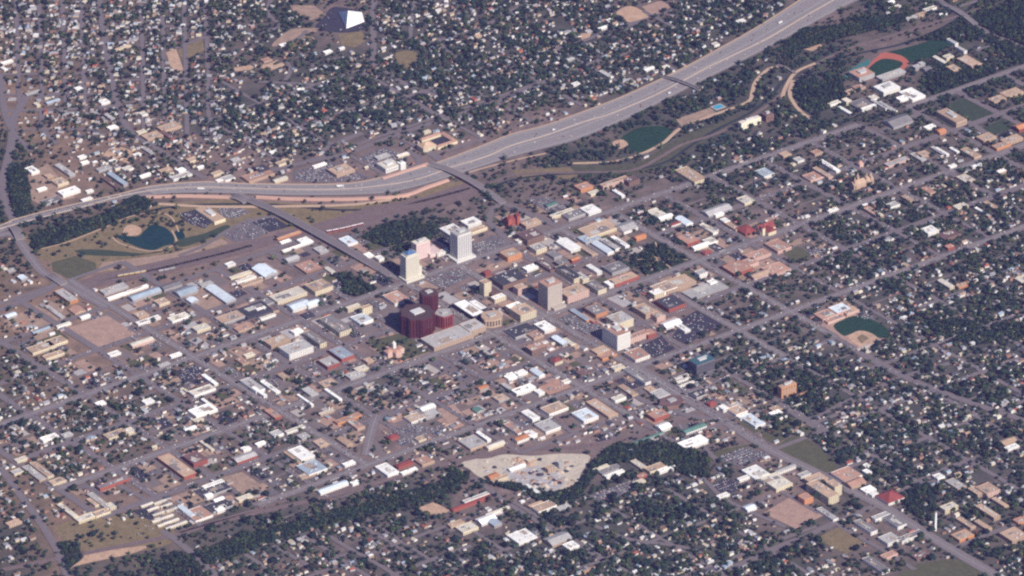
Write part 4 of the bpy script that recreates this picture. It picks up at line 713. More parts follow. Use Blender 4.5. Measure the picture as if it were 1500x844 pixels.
# U-shaped motel and ornate neighbour
X, Y = P(645, 208); rt = empty('motel', X, Y, 'U-shaped pink-roofed motel round a dark courtyard by the motorway', 'motel'); stampbox(X, Y, 66, 60)
for q, (a_, c_, n_, e_) in enumerate(((0,-26,60,11),(25,4,11,49),(-10,28,60,11))): MB().box(a_-n_/2, a_+n_/2, c_-e_/2, c_+e_/2, 0, 7).build('wing', WM('c'), rt); MB().gable(a_-n_/2-1, a_+n_/2+1, c_-e_/2-1, c_+e_/2+1, 7+q*.05, 3, 0, None, 'x' if n_ > e_ else 'y', .8).build('roof', RM('P'), rt)
MB().poly([(-22,-20,.6),(19,-20,.6),(19,22,.6),(-22,22,.6)]).build('courtyard', GM('dark_asphalt'), rt)
building(625, 212, 18, 12, 12, 'T', 'c', 'inn', 'ornate cream inn with clustered roofs beside the U-shaped motel', 'hip')
building(620, 214, 8, 10, 14, 'T', 'c', 'inn_wing', 'taller gabled front of the cream inn by the motel', 'hip')
# parts in the pond park
X, Y = P(190, 336); rt = empty('playground', X, Y, 'round orange play area at the head of the pond', 'playground'); MB().cone(0,0,14,14,0,.9,16).build('pad', GM('sand'), rt); MB().cone(0,0,5,5,.9,2.2,10).build('mound', GM('sand'), rt)
X, Y = P(1052, 157); rt = empty('swimming_pool', X, Y, 'bright blue outdoor pool beside the creek trail', 'pool'); MB().box(-16,16,-12,12,0,.9).build('deck', GM('concrete'), rt); MB().poly([(-12,-8,1.1),(12,-8,1.1),(12,8,1.1),(-12,8,1.1)]).build('water', mat('pool_water', (.05,.35,.55), .1, .05), rt)
stampbox(X, Y, 40, 34)
# ball park details
X, Y = P(1262, 508); rt = empty('grandstand', X, Y, 'low grandstand behind home plate of the oval ball park', 'grandstand')
for q in range(6): MB().box(-22, 22, -q*2.-2, -q*2., 0, 1+q*.9).build('step', GM('concrete'), rt)
for k in range(90):
    a_ = rng.uniform(0, 6.28); x, y = 782+rng.uniform(-72, 58), 694+rng.uniform(-22, 24)
    if not inside([(695,682),(740,669),(855,669),(850,692),(830,716),(800,719),(745,708)], np.array([x]), np.array([y]))[0]: continue
    X, Y = P(x, y)
    if look([X], [Y])[0] & 2: continue
    r_ = rng.uniform(4, 11); b = MB(); m_ = 9; b.v = [(math.cos(6.283*q/m_)*r_*rng.uniform(.8, 1.2), math.sin(6.283*q/m_)*r_*rng.uniform(.6, 1.), .8) for q in range(m_)]+[(rng.uniform(-1, 1), rng.uniform(-1, 1), r_*.5)]
    b.f = [(q, (q+1)%m_, m_) for q in range(m_)]; b.m = [0]*m_
    c_ = ['sand', 'grey_gravel', 'pale_gravel', 'dirt', 'dark_asphalt'][k % 5]
    o = b.build('gravel_heap', GM(c_)); o.location = (X, Y, 0); o.rotation_euler = (0, 0, a_); HEAPS.append((o, X, Y, {'sand': 'tan', 'grey_gravel': 'grey', 'pale_gravel': 'pale', 'dirt': 'brown', 'dark_asphalt': 'black'}[c_]))
for (o, X, Y, c_), l_ in zip(HEAPS, singled([(h_[1], h_[2], h_[3]) for h_ in HEAPS], 'heap', lambda k: k+' heap of loose stone')): o['label'] = l_; o['category'] = 'gravel heap'; o['group'] = 'heaps in the gravel works'
# ---------------- bridges ----------------
def bridge(name, l, w_, h0, h1, label, th=1.6, piers=5, dark=True, m='avenue'):
    l = px(l); X, Y = l[len(l)//2]; rt = empty(name, 0, 0, label, 'bridge', 0)
    n = len(l); zz = [h0+(h1-h0)*math.sin(math.pi*k/(n-1)) if 0 < k < n-1 else h0 for k in range(n)]
    Lf, Rt = offs(l, w_/2), offs(l, -w_/2); b = MB(); rd = MB(); pr_ = MB()
    for k in range(n-1):
        vs = [(*Rt[k], zz[k]-th), (*Rt[k+1], zz[k+1]-th), (*Lf[k+1], zz[k+1]-th), (*Lf[k], zz[k]-th), (*Rt[k], zz[k]), (*Rt[k+1], zz[k+1]), (*Lf[k+1], zz[k+1]), (*Lf[k], zz[k])]
        bb = len(b.v); b.v += vs; b.f += [tuple(bb+q for q in f_) for f_ in ((0,1,5,4),(2,3,7,6),(3,2,1,0),(4,5,6,7))]; b.m += [0]*4
        A1, A2 = offs(l, w_/2-1.2), offs(l, -w_/2+1.2)
        rd.poly([(*A2[k], zz[k]+.2), (*A2[k+1], zz[k+1]+.2), (*A1[k+1], zz[k+1]+.2), (*A1[k], zz[k]+.2)])
        stamp([Rt[k], Rt[k+1], Lf[k+1], Lf[k]], 1)
    b.build('deck', GM('concrete'), rt); rd.build('carriageway', GM(m), rt)
    for s_ in (-1, 1):
        e0, e1 = offs(l, s_*(w_/2-.9)), offs(l, s_*(w_/2)); pb = MB()
        for k in range(n-1):
            q_ = [e0[k], e0[k+1], e1[k+1], e1[k]]; z_ = [zz[k], zz[k+1], zz[k+1], zz[k]]
            pb.poly([(*p, z+1.1) for p, z in zip(q_, z_)]); pb.poly([(*e1[k], zz[k]), (*e1[k+1], zz[k+1]), (*e1[k+1], zz[k+1]+1.1), (*e1[k], zz[k]+1.1)]); pb.poly([(*e0[k], zz[k]), (*e0[k+1], zz[k+1]), (*e0[k+1], zz[k+1]+1.1), (*e0[k], zz[k]+1.1)])
        pb.build('parapet', GM('concrete'), rt)
    for q in range(piers):
        k = int((q+1)*(n-1)/(piers+1)); dx, dy = np.array(l[min(n-1, k+1)])-np.array(l[max(0, k-1)]); a = math.atan2(dy, dx)
        o = MB().box(-1.2, 1.2, -w_*.38, w_*.38, 0, zz[k]-th).build('pier', GM('concrete'), rt); o.location = (*l[k], 0); o.rotation_euler = (0, 0, a)
    return rt
bridge('road_bridge', [(628,241),(655,251),(683,265),(710,281),(737,299)], 20, 3, 8, 'wide curving grey road bridge crossing the motorway and the railway')
bridge('viaduct', [(345,286),(372,298),(400,311),(430,327),(470,349),(510,371),(545,390),(572,404)], 22, 2.5, 9, 'long dark viaduct slanting from the motorway across the rail yard', piers=8, m='road')
bridge('motorway_underpass_deck', [(338,288),(350,292),(362,297)], 26, 3, 7, 'short dark bridge where the viaduct meets the motorway wall', piers=1, m='road')
bridge('road_bridge', [(968,113),(985,119),(1005,126),(1025,133)], 9, 3, 9, 'narrow dark bridge spanning the middle of the straight motorway', piers=3, m='dark_asphalt')
bridge('footbridge', [(1138,96),(1152,102),(1166,109)], 7, 2.5, 5, 'small pale bridge over the wooded creek beside the trail', piers=1, m='pavement')
bridge('road_bridge', [(1378,6),(1395,15),(1412,25),(1430,38)], 16, 3, 7, 'grey road bridge over the railway beyond the running track', piers=3)
bridge('road_bridge', [(18,333),(24,341),(30,352)], 22, 3, 7, 'short bridge carrying the left road over the motorway ramp', piers=1)
bridge('road_bridge', [(72,404),(82,411),(94,418)], 22, 3, 6, 'road bridge crossing the railway beside the grass lawn', piers=1)
# ---------------- vehicles ----------------
VC = {'white': (.8,.8,.8), 'silver': (.45,.46,.48), 'black': (.02,.02,.025), 'red': (.35,.03,.03), 'blue': (.05,.10,.28), 'grey': (.16,.16,.17), 'tan': (.40,.32,.24)}
def carmesh(c, l=4.6, w_=1.9):
    b = MB(); b.box(-l/2, l/2, -w_/2, w_/2, .35, .95, 0, True); h = len(b.v)
    b.v += [(-l*.38,-w_/2+.08,.95),(l*.26,-w_/2+.08,.95),(l*.26,w_/2-.08,.95),(-l*.38,w_/2-.08,.95),(-l*.28,-w_/2+.25,1.5),(l*.1,-w_/2+.25,1.5),(l*.1,w_/2-.25,1.5),(-l*.28,w_/2-.25,1.5)]
    for f_, m_ in (((0,1,5,4),1),((1,2,6,5),1),((2,3,7,6),1),((3,0,4,7),1),((4,5,6,7),0)): b.f.append(tuple(h+q for q in f_)); b.m.append(m_)
    for sx in (-l*.3, l*.3):
        for sy in (-w_/2, w_/2-.25): b.box(sx-.33, sx+.33, sy, sy+.25, 0, .66, 2)
    return b.mesh('parked_car', [mat('car_paint_'+c, VC[c], .35, .02, spec=.5), GLASS(), mat('tyre_rubber', (.02,.02,.02), .9, .1)])
CM = {c: carmesh(c) for c in VC}
def truck(loc, rz, label, l=17, col='white'):
    rt = bpy.data.objects.new('lorry', None); C.objects.link(rt); rt.location = loc; rt.rotation_euler = (0, 0, rz); rt['label'] = label; rt['category'] = 'lorry'; rt['group'] = 'lorries on the motorway'
    pm = mat('car_paint_'+col, VC[col], .4, .03, spec=.5)
    MB().box(-l/2, l/2-3.4, -1.3, 1.3, 1.1, 4.1, 0, True).build('trailer', pm, rt); MB().box(l/2-3, l/2-.4, -1.25, 1.25, .6, 3.3, 0, True).build('cab', pm, rt)
    wm_ = MB().box(-.5,.5,-.15,.15,0,1.).mesh('wheel', [mat('tyre_rubber', (0,0,0))])
    for sx in (-l/2+1.5, -l/2+3, l/2-1.6):
        for sy in (-1.2, 1.2): o = link('wheel', wm_, rt); o.location = (sx, sy, 0)
def lane_at(q, t):
    ln = lanes[q]; k = t*(len(ln)-1.001); i_ = int(k); a_, c_ = np.array(ln[i_]), np.array(ln[i_+1]); p = a_+(c_-a_)*(k-i_); return p, math.atan2(*(c_-a_)[::-1])
cars = []   # (x, y, z, rot, colour, where)
cn = list(VC); cw = [.32,.2,.14,.06,.06,.14,.08]
for q in (2, 3, 4, 8, 9, 10):
    for k in range(24):
        t = (k+random.random())/24; p, a = lane_at(q, t); p = p+np.array(lane_at(min(11, q+1), t)[0]-p)*.5 if q < 6 else p-(p-np.array(lane_at(q-1, t)[0]))*.5
        cars.append((p[0], p[1], 1.65, a+(math.pi if q < 6 else 0), str(rng.choice(cn, p=cw)), 'driving on the far carriageway' if q < 6 else 'driving on the near carriageway'))
def nearest_lane(x, y):
    X, Y = P(x, y); best = min(((abs(lane_at(q, t)[0][0]-X)+abs(lane_at(q, t)[0][1]-Y), q, t) for q in (2,3,4,8,9,10) for t in np.linspace(0, .999, 220))); return lane_at(best[1], best[2])
for (x, y, lab, l_) in ((297,278,'long white lorry on the motorway above the pond park hotel',18),(500,274,'long white lorry on the motorway bend behind the retaining wall',18),(1144,36,'white lorry climbing the far end of the motorway',16),(983//1,140,'short white lorry passing under the narrow dark bridge',9),(812,196,'small white van-sized lorry in the middle of the straight motorway',8)):
    p, a = nearest_lane(x, y); truck((p[0], p[1], 1.65), a, lab, l_)
def lot(pts, where, fill=.7, pitch=3.1):
    q = np.array([P(*p) for p in pts]); c_ = q.mean(0); uu = (q-c_)@NV; vv = (q-c_)@EV
    for v in np.arange(vv.min()+4, vv.max()-3, 9.5):
        for u in np.arange(uu.min()+3, uu.max()-2, pitch):
            p = c_+NV*u+EV*v
            if random.random() < fill and inside([tuple(a_) for a_ in (q-c_)*.93+c_], np.array([p[0]]), np.array([p[1]]))[0] and not look([p[0]], [p[1]])[0] & 3:
                cars.append((p[0], p[1], .5, math.atan2(EV[1], EV[0])+random.choice((0, math.pi)), str(rng.choice(cn, p=cw)), where))
PK = MB()
for l in ([(925,381),(965,380),(1008,381)],[(960,355),(965,380),(948,404)],[(942,368),(965,380),(984,394)],[(985,368),(965,380),(935,392)]): ribbon(PK, px(l), 3.5, 1.0, 0, 1)
PK.build('park_path', GM('trail'), kind='structure')
for nm, m, pts, lv in ZN:
    if nm in ('car_park', 'black_lot', 'hotel_car_park', 'viaduct_lot', 'dark_lot'): lot(pts, 'parked in a lot', {'black_lot': .3, 'dark_lot': .12, 'viaduct_lot': .25}.get(nm, .62))
for (i0, i1, j0, j1) in patchlots:
    q = [Qn(*G(a_, c_)) for a_, c_ in ((i0,j0),(i1,j0),(i1,j1),(i0,j1))]; lot(q, 'parked in a lot', random.choice((.1,.3,.45)))
for i in range(-1, 8):
    for j in range(-7, 9):
        if not okpt(i, j): continue
        for kind in 'NE':
            if (kind, i, j) in skip: continue
            a_ = np.array(G(i, j)); c_ = np.array(G(*((i, j+1) if kind == 'N' else (i+1, j)))); d = (c_-a_); L_ = np.hypot(*d); d = d/L_; nrm = np.array([-d[1], d[0]])
            for t in np.arange(14, L_-14, 6.5):
                for s_ in (-1, 1):
                    if random.random() < .28:
                        hw = (NSW.get(i, 12) if kind == 'N' else 13)/2-1.2; p = a_+d*t+nrm*s_*hw; cars.append((p[0], p[1], 1.2, math.atan2(d[1], d[0]), str(rng.choice(cn, p=cw)), 'parked at the kerb'))
cq = [Qn(c[0], c[1]) for c in cars]
inf = [q for q in range(len(cars)) if -5 < cq[q][0] < 1505 and -5 < cq[q][1] < 849]
inf.sort(key=lambda q: (0 if 'driving' in cars[q][5] else 1, -cq[q][1])); solo = inf[:290]; rest = [q for q in range(len(cars)) if q not in set(solo)]
labs = singled([(cars[q][0], cars[q][1], cars[q][4]+'|'+cars[q][5].replace('driving ', '')) for q in range(len(cars))], 'car', lambda k: k.split('|')[0]+' car '+k.split('|')[1])
for q in solo:
    c = cars[q]; nm = 'car' if 'driving' in c[5] else 'parked_car'
    g_ = 'cars on the motorway' if 'driving' in c[5] else 'cars parked about the town'
    link(nm, CM[c[4]], None, (c[0], c[1], c[2]), c[3], label=(labs[q] or '%s car %s' % (c[4], c[5])), category='car', group=g_)
if rest:
    base = np.array([[-2.3,-.95,.2],[2.3,-.95,.2],[2.3,.95,.2],[-2.3,.95,.2],[-2.3,-.95,.95],[2.3,-.95,.95],[2.3,.95,.95],[-2.3,.95,.95],[-1.3,-.75,1.45],[.6,-.75,1.45],[.6,.75,1.45],[-1.3,.75,1.45]])
    ff = np.array([[0,1,5,4],[1,2,6,5],[2,3,7,6],[3,0,4,7],[4,5,9,8],[5,6,10,9],[6,7,11,10],[7,4,8,11],[8,9,10,11]]); Vs = []; Fs = []; Ts = []
    for k, q in enumerate(rest):
        c = cars[q]; ca, sa = math.cos(c[3]), math.sin(c[3]); r_ = base.copy(); Vs.append(np.stack([r_[:,0]*ca-r_[:,1]*sa+c[0], r_[:,0]*sa+r_[:,1]*ca+c[1], r_[:,2]+c[2]], 1)); Fs.append(ff+12*k)
        col = np.array(VC[c[4]]); Ts.append(np.array([col]*4+[(.03,.03,.04)]*4+[col]))
    link('parked_cars', mesh_np('parked_cars', np.concatenate(Vs), np.concatenate(Fs), [mat('car_paint_mixed', None, .4, .03, attr='tint', spec=.5)], None, np.concatenate(Ts), 'FACE'), kind='stuff', label='many small cars parked along kerbs and in lots')
# trains
def train(l, n, wlen, col, label, grp, gap=1.2, roof=None, h=4., name='railway_carriage'):
    l = px(l); d = np.r_[0, np.cumsum([math.hypot(l[k+1][0]-l[k][0], l[k+1][1]-l[k][1]) for k in range(len(l)-1)])]
    for k in range(n):
        t = (k+.5)*(wlen+gap)
        if t > d[-1]: break
        X = np.interp(t, d, [p[0] for p in l]); Y = np.interp(t, d, [p[1] for p in l]); X2 = np.interp(t+1, d, [p[0] for p in l]); Y2 = np.interp(t+1, d, [p[1] for p in l])
        rt = bpy.data.objects.new(name, None); C.objects.link(rt); rt.location = (X, Y, 1.1); rt.rotation_euler = (0, 0, math.atan2(Y2-Y, X2-X)); rt['group'] = grp; rt['category'] = 'railway carriage'
        rt['label'] = label % ['first','second','third','fourth','fifth','sixth','seventh','eighth','ninth','tenth','eleventh','twelfth'][k]
        MB().box(-wlen/2, wlen/2, -1.6, 1.6, 1, h, 0, True).build('body', mat('carriage_'+col, dict(maroon=(.20,.03,.05), yellow=(.55,.38,.14), grey=(.3,.3,.32), rust=(.25,.10,.06))[col], .6, .1), rt)
        MB().gable(-wlen/2, wlen/2, -1.7, 1.7, h, .5).build('roof', RM(roof or 'g'), rt)
        for sx in (-wlen*.36, wlen*.36): MB().box(sx-1.3, sx+1.3, -1.2, 1.2, .05, 1, 0).build('bogie', mat('tyre_rubber', (0,0,0)), rt)
train([(478,341),(500,337),(534,329)], 6, 15, 'maroon', '%s maroon carriage from the viaduct in the parked white-roofed train', 'parked museum train', roof='W')
train([(470,347),(495,341),(540,333)], 5, 15, 'rust', '%s rusty carriage from the viaduct in the second parked train', 'rusty train', roof='N')
train([(172,406),(190,403),(212,399)], 6, 13, 'yellow', '%s yellow hopper wagon along the left group in the rail yard', 'yellow wagons', name='railway_wagon')
train([(232,399),(242,397),(256,394)], 4, 13, 'grey', '%s grey wagon in the short group in the rail yard', 'grey wagons', name='railway_wagon')

# ---------------- houses ----------------
HC = {'white': (.54,.54,.56), 'grey': (.27,.27,.30), 'dark': (.07,.07,.09), 'brown': (.16,.10,.08), 'tan': (.34,.25,.19), 'red': (.30,.09,.06), 'blue': (.26,.33,.42), 'cream': (.50,.45,.35)}
hn = list(HC); hw_ = [.13,.34,.15,.16,.08,.03,.07,.04]
HW = [(.70,.68,.64),(.58,.50,.38),(.42,.34,.27),(.45,.46,.48),(.40,.22,.16),(.76,.74,.68)]
houses = []; HG = {}
def clash(X, Y, d=6.5):
    if look([X, X-d, X+d, X, X], [Y, Y, Y, Y-d, Y+d]).any(): return True
    c_ = (int(X//11), int(Y//11))
    if c_ in HG: return True
    HG[c_] = 1; return False
def place_houses(cells):
    for (p0, un, ue, Ln, Le, ang) in cells:
        rows = [(18, 0, 1.), (Le*.5-17, 1, .55), (Le*.5+17, 1, .55), (Le-18, 0, 1.)]
        for off_, gar, pr_ in rows:
            for t in np.arange(13, Ln-10, 15.5):
                p = p0+un*(t+random.uniform(-5, 5))+ue*(off_+random.uniform(-7, 7)); x, y = Qn(p[0], p[1])
                if not (-50 < x < 1550 and -30 < y < 890): continue
                H_ = float(dens(HD, x, y))
                if random.random() > H_/9*pr_ or clash(p[0], p[1]): continue
                s_ = random.uniform(.8, 1.25) if not gar else random.uniform(.45, .7)
                houses.append([p[0], p[1], ang+random.choice((0, math.pi/2))+random.gauss(0, .06), 13*s_, 9*s_*random.uniform(.85, 1.2), (3.6 if not gar else 2.6)+(2.6 if (not gar and random.random() < .25) else 0), str(rng.choice(hn, p=hw_)), random.randrange(6), gar])
cells = []
for i in range(-12, 15):
    for j in range(-12, 18):
        a_ = np.array(G(i, j)); u = np.array(G(i, j+1))-a_; v = np.array(G(i+1, j))-a_; x, y = Qn(*(a_+u*.5+v*.5))
        if x < 330 and y < 215: continue
        if -60 < x < 1560 and -40 < y < 900:
            cells.append((a_, u/np.hypot(*u), v/np.hypot(*v), np.hypot(*u), np.hypot(*v), math.atan2(u[1], u[0])))
xs_ = [P(x, 100)[0] for x in (-30, 22, 56, 90, 118, 165, 205, 236, 268, 300, 335)]
for a_, c_ in zip(xs_, xs_[1:]):
    for yy in np.arange(P(0, 215)[1], P(0, -30)[1], 120): cells.append((np.array([a_, yy]), np.array([0., 1.]), np.array([1., 0.]), 112, c_-a_, math.pi/2))
place_houses(cells)
for _ in range(42000):
    X, Y = rng.uniform(X0, -X0), rng.uniform(Y0, Y0+NY*CELL); x, y = Qn(X, Y)
    if not (-50 < x < 1550 and -30 < y < 890): continue
    H_ = float(dens(HD, x, y))
    if random.random() > (H_/7.3)**1.2 or clash(X, Y, 5): continue
    s_ = random.uniform(.4, 1.); houses.append([X, Y, (math.pi/2 if x < 330 and y < 215 else AN)+random.choice((0, math.pi/2))+random.gauss(0, .09), 13*s_, 9*s_*random.uniform(.85, 1.2), random.choice((2.8, 3.4, 3.8, 5.8)), str(rng.choice(hn, p=hw_)), random.randrange(6), 0])
COM = [P(*p) for p in [(0,440),(150,420),(300,400),(480,385),(600,400),(700,330),(760,300),(900,300),(1050,290),(1130,330),(1060,430),(1020,480),(1040,560),(1110,640),(1000,640),(850,648),(700,655),(640,670),(400,735),(250,775),(60,760),(0,700)]]
for _ in range(5200):
    X, Y = rng.uniform(X0, -X0), rng.uniform(Y0, 1200)
    if not inside(COM, np.array([X]), np.array([Y]))[0] or look([X], [Y])[0] & 7: continue
    houses.append([X, Y, AN+random.choice((0, math.pi/2))+random.gauss(0, .05), random.uniform(5, 17), random.uniform(4, 9), random.uniform(2.6, 4.5), str(rng.choice(hn, p=hw_)), random.randrange(6), 1])
for h_ in houses: stamp([(h_[0]+a*2.6, h_[1]+c*2.6) for a, c in ((-1,-1),(1,-1),(1,1),(-1,1))], 8)
hq = [Qn(h_[0], h_[1]) for h_ in houses]
order = sorted([q for q in range(len(houses)) if 4 < hq[q][0] < 1496 and 4 < hq[q][1] < 840], key=lambda q: -houses[q][3]*houses[q][4]*(1+hq[q][1]/1400))
hsolo = set(order[:290])
KN = lambda h_: ('two-storey' if h_[5] > 5 else 'single-storey')+'|'+h_[6]
labs = singled([(h_[0], h_[1], KN(h_)) for h_ in houses], 'house', lambda k: '%s %s-roofed house' % tuple(k.split('|')))
wmats = [mat('house_wall_%d' % k, c, .9, .06, .3) for k, c in enumerate(HW)]; rmats = {c: mat('house_roof_'+c, HC[c], .85, .15, .4, rnd=.15) for c in HC}
for q in sorted(hsolo):
    h_ = houses[q]; rt = bpy.data.objects.new('house', None); C.objects.link(rt); rt.location = (h_[0], h_[1], 0); rt.rotation_euler = (0, 0, h_[2]); rt['category'] = 'house'; rt['group'] = 'family houses in the suburbs'
    x, y = hq[q]; side = 'behind the motorway' if y < 200 and x < 1000 else ('among the trees near the ball park' if x > 1000 else 'in the near suburb beyond the rail woods' if y > 700 and x > 300 else 'in the streets around the dirt lots')
    rt['label'] = labs[q] or ('%s %s-roofed house with %s walls ' % (*KN(h_).split('|'), ['pale','sandy','tan','grey','brick','white'][h_[7]]))+side
    l2, w2, hh = h_[3]/2, h_[4]/2, h_[5]; b = MB(); b.box(-l2, l2, -w2, w2, 0, hh)
    hip = .0 if q % 3 else .9
    if not hip:
        for s_ in (-1, 1): b.poly([(s_*l2, -w2, hh), (s_*l2, w2, hh), (s_*l2, 0, hh+w2*.6)])
    b.build('wall', wmats[h_[7]], rt); r_ = MB(); r_.gable(-l2-.4, l2+.4, -w2-.4, w2+.4, hh-.03, w2*.62, 0, None, 'x', hip)
    if not hip: r_.f = r_.f[:2]; r_.m = r_.m[:2]
    ro = r_.build('roof', rmats[h_[6]], rt)
    if q % 2: MB().box(l2*.3, l2*.3+.8, .3, 1.1, hh, hh+w2*.62+.9).build('chimney', mat('brick', (.3,.13,.09), .9, .1), ro)
    b = MB(); windows(b, h_[3], h_[4], hh, 3.4, 2.8, .35); b.build('window_rows', GLASS(), rt, kind='stuff')
Vs, Fs, Ts = [], [], []; nb = 0
for q, h_ in enumerate(houses):
    if q in hsolo: continue
    l2, w2, hh = h_[3]/2, h_[4]/2, h_[5]; x, y = hq[q]
    flat = (250 < x < 1050 and 330 < y < 700 and random.random() < .65); ri = .25 if flat else w2*.62; hp = 0 if q % 3 else w2*.9; o = .0 if flat else .35
    v = np.array([(-l2,-w2,0),(l2,-w2,0),(l2,w2,0),(-l2,w2,0),(-l2-o,-w2-o,hh),(l2+o,-w2-o,hh),(l2+o,w2+o,hh),(-l2-o,w2+o,hh),(-l2-o+hp,0,hh+ri),(l2+o-hp,0,hh+ri)])
    ca, sa = math.cos(h_[2]), math.sin(h_[2]); Vs.append(np.stack([v[:,0]*ca-v[:,1]*sa+h_[0], v[:,0]*sa+v[:,1]*ca+h_[1], v[:,2]], 1))
    Fs += [tuple(nb+k for k in f_) for f_ in ((0,1,5,4),(1,2,6,5),(2,3,7,6),(3,0,4,7),(4,5,9,8),(6,7,8,9),(7,4,8),(5,6,9))]; nb += 10
    wc = np.array(HW[h_[7]]); rc = np.array(HC[h_[6]])*random.uniform(.8, 1.2); Ts += [wc]*4+[rc]*2+([rc]*2 if hp else [wc]*2)
link('far_houses', mesh_np('far_houses', np.concatenate(Vs), Fs, [mat('house_surfaces', None, .88, .08, .4, attr='tint')], None, np.array(Ts), 'FACE'), kind='stuff', label='thousands of small suburban houses and garages')
print('houses', len(houses), 'cars', len(cars), 'buildings', len(spec))

# ---------------- trees ----------------
NT = 150000
tx = rng.uniform(X0+10, X0+NX*CELL-10, NT); ty = rng.uniform(Y0+10, Y0+NY*CELL-10, NT)
for wi, wp in enumerate(WOODS):
    q_ = [P(*p) for p in wp]; xa, xb, ya, yb = min(p[0] for p in q_), max(p[0] for p in q_), min(p[1] for p in q_), max(p[1] for p in q_); m = int((xb-xa)*(yb-ya)/(14 if wi in (0, 2, 4, 5) else 26 if wi in (1, 6) else 70))
    ex, ey = rng.uniform(xa, xb, m), rng.uniform(ya, yb, m); kk = inside(q_, ex, ey); tx = np.r_[tx, ex[kk]]; ty = np.r_[ty, ey[kk]]
NT = len(tx)
qx, qy = Qn(tx, ty)
D_ = dens(TD, qx, qy)/9
nz = np.zeros(NT)                                # smooth clumping noise
for k in range(14):
    f = rng.uniform(.01, .07); a = rng.uniform(0, 6.28); nz += np.sin(f*(tx*math.cos(a)+ty*math.sin(a))+rng.uniform(0, 6.28))
nz /= 3.7
WD = np.zeros(NT, bool)
for wp in WOODS: WD |= inside([P(*p) for p in wp], tx, ty)
o_ = look(tx, ty)
pr_ = np.clip((1.2-.1*(qy > 640))*D_*(1+.6*nz)*np.where(D_ < .28, .85, 1), 0, 1)
keep = (rng.random(NT) < pr_)&((o_ & 15) == 0)
keep |= WD&(rng.random(NT) < .97)&((o_ & 3) == 0)
keep &= (qx > -70)&(qx < 1570)&(qy > -40)&(qy < 900)
tx, ty, WDk, D_ = tx[keep], ty[keep], WD[keep], D_[keep]; n = len(tx)
# thin out overlaps with a hash grid
order = rng.permutation(n); seen = {}; ok = []
rad = np.where(WDk, rng.uniform(3.8, 6.4, n), rng.gamma(4, .66, n)+1.7+.6*(D_ > .55)); rad = np.clip(rad, 1.8, 7.5)
for k in order:
    cs = 4.8 if WDk[k] else 4.9; c_ = (int(tx[k]//cs), int(ty[k]//cs), cs)
    if c_ in seen: continue
    seen[c_] = 1; ok.append(k)
ok = np.array(ok); tx, ty, rad, WDk = tx[ok], ty[ok], rad[ok], WDk[ok]; n = len(tx)
print('trees', n)
pal = np.array([(.024,.046,.028),(.018,.038,.032),(.036,.058,.026),(.014,.026,.024),(.062,.074,.036),(.032,.036,.028)])
pi = rng.choice(6, n, p=[.25,.22,.18,.18,.08,.09]); tint = pal[pi]*rng.uniform(.75, 1.25, (n, 1))*np.where(WDk, 1.1, 1.35)[:, None]
ph = (1+5**.5)/2; ico = np.array([(-1,ph,0),(1,ph,0),(-1,-ph,0),(1,-ph,0),(0,-1,ph),(0,1,ph),(0,-1,-ph),(0,1,-ph),(ph,0,-1),(ph,0,1),(-ph,0,-1),(-ph,0,1)]); ico /= np.linalg.norm(ico[0])
icf = np.array([(0,11,5),(0,5,1),(0,1,7),(0,7,10),(0,10,11),(1,5,9),(5,11,4),(11,10,2),(10,7,6),(7,1,8),(3,9,4),(3,4,2),(3,2,6),(3,6,8),(3,8,9),(4,9,5),(2,4,11),(6,2,10),(8,6,7),(9,8,1)])
def crowns(X, Y, r, hgt, K):
    """core + K leaf clumps (triangles) per crown; returns vertices, triangles and crown index per vertex"""
    m = len(X); cz = hgt-r*.9; cen = np.stack([X, Y, cz], 1)
    core = cen[:, None]+ico[None]*(r[:, None, None]*rng.uniform(.45, .85, (m, 12, 1)))*np.array([1, 1, .95]); V1 = core.reshape(-1, 3); F1 = (icf[None]+12*np.arange(m)[:, None, None]).reshape(-1, 3)
    d = rng.normal(size=(m, K, 3)); d[..., 2] = np.abs(d[..., 2])*.8-.25; d /= np.linalg.norm(d, axis=2, keepdims=True)
    pos = cen[:, None]+d*(r[:, None, None]*rng.uniform(.6, 1.05, (m, K, 1)))
    a = rng.normal(size=(m, K, 3)); a = a-d*(a*d).sum(2, keepdims=True)*.6; a /= np.linalg.norm(a, axis=2, keepdims=True); b_ = np.cross(d, a)+rng.normal(size=(m, K, 3))*.25
    s_ = r[:, None, None]*rng.uniform(.28, .5, (m, K, 1))
    T = np.stack([pos+a*s_, pos-a*s_*.6+b_*s_, pos-a*s_*.5-b_*s_], 2); V2 = T.reshape(-1, 3); F2 = np.arange(len(V2)).reshape(-1, 3)+len(V1)
    own = np.concatenate([np.repeat(np.arange(m), 12), np.repeat(np.arange(m), K*3)]); shade = np.concatenate([np.full(len(V1), .85), np.repeat(rng.uniform(.7, 1.5, m*K), 3)])
    return np.concatenate([V1, V2]), np.concatenate([F1, F2]), own, shade
qx, qy = Qn(tx, ty); vis = (qx > 3)&(qx < 1497)&(qy > 3)&(qy < 841)
score = np.where(vis, rad*(1+qy/2500), 0); top = np.argsort(-score)[:290]; rest = np.setdiff1d(np.arange(n), top)
h_all = rad*rng.uniform(1.7, 2.3, n)
K = 22 if len(rest) < 32000 else 16
Vt, Ft, own, shd = crowns(tx[rest], ty[rest], rad[rest], h_all[rest], K)
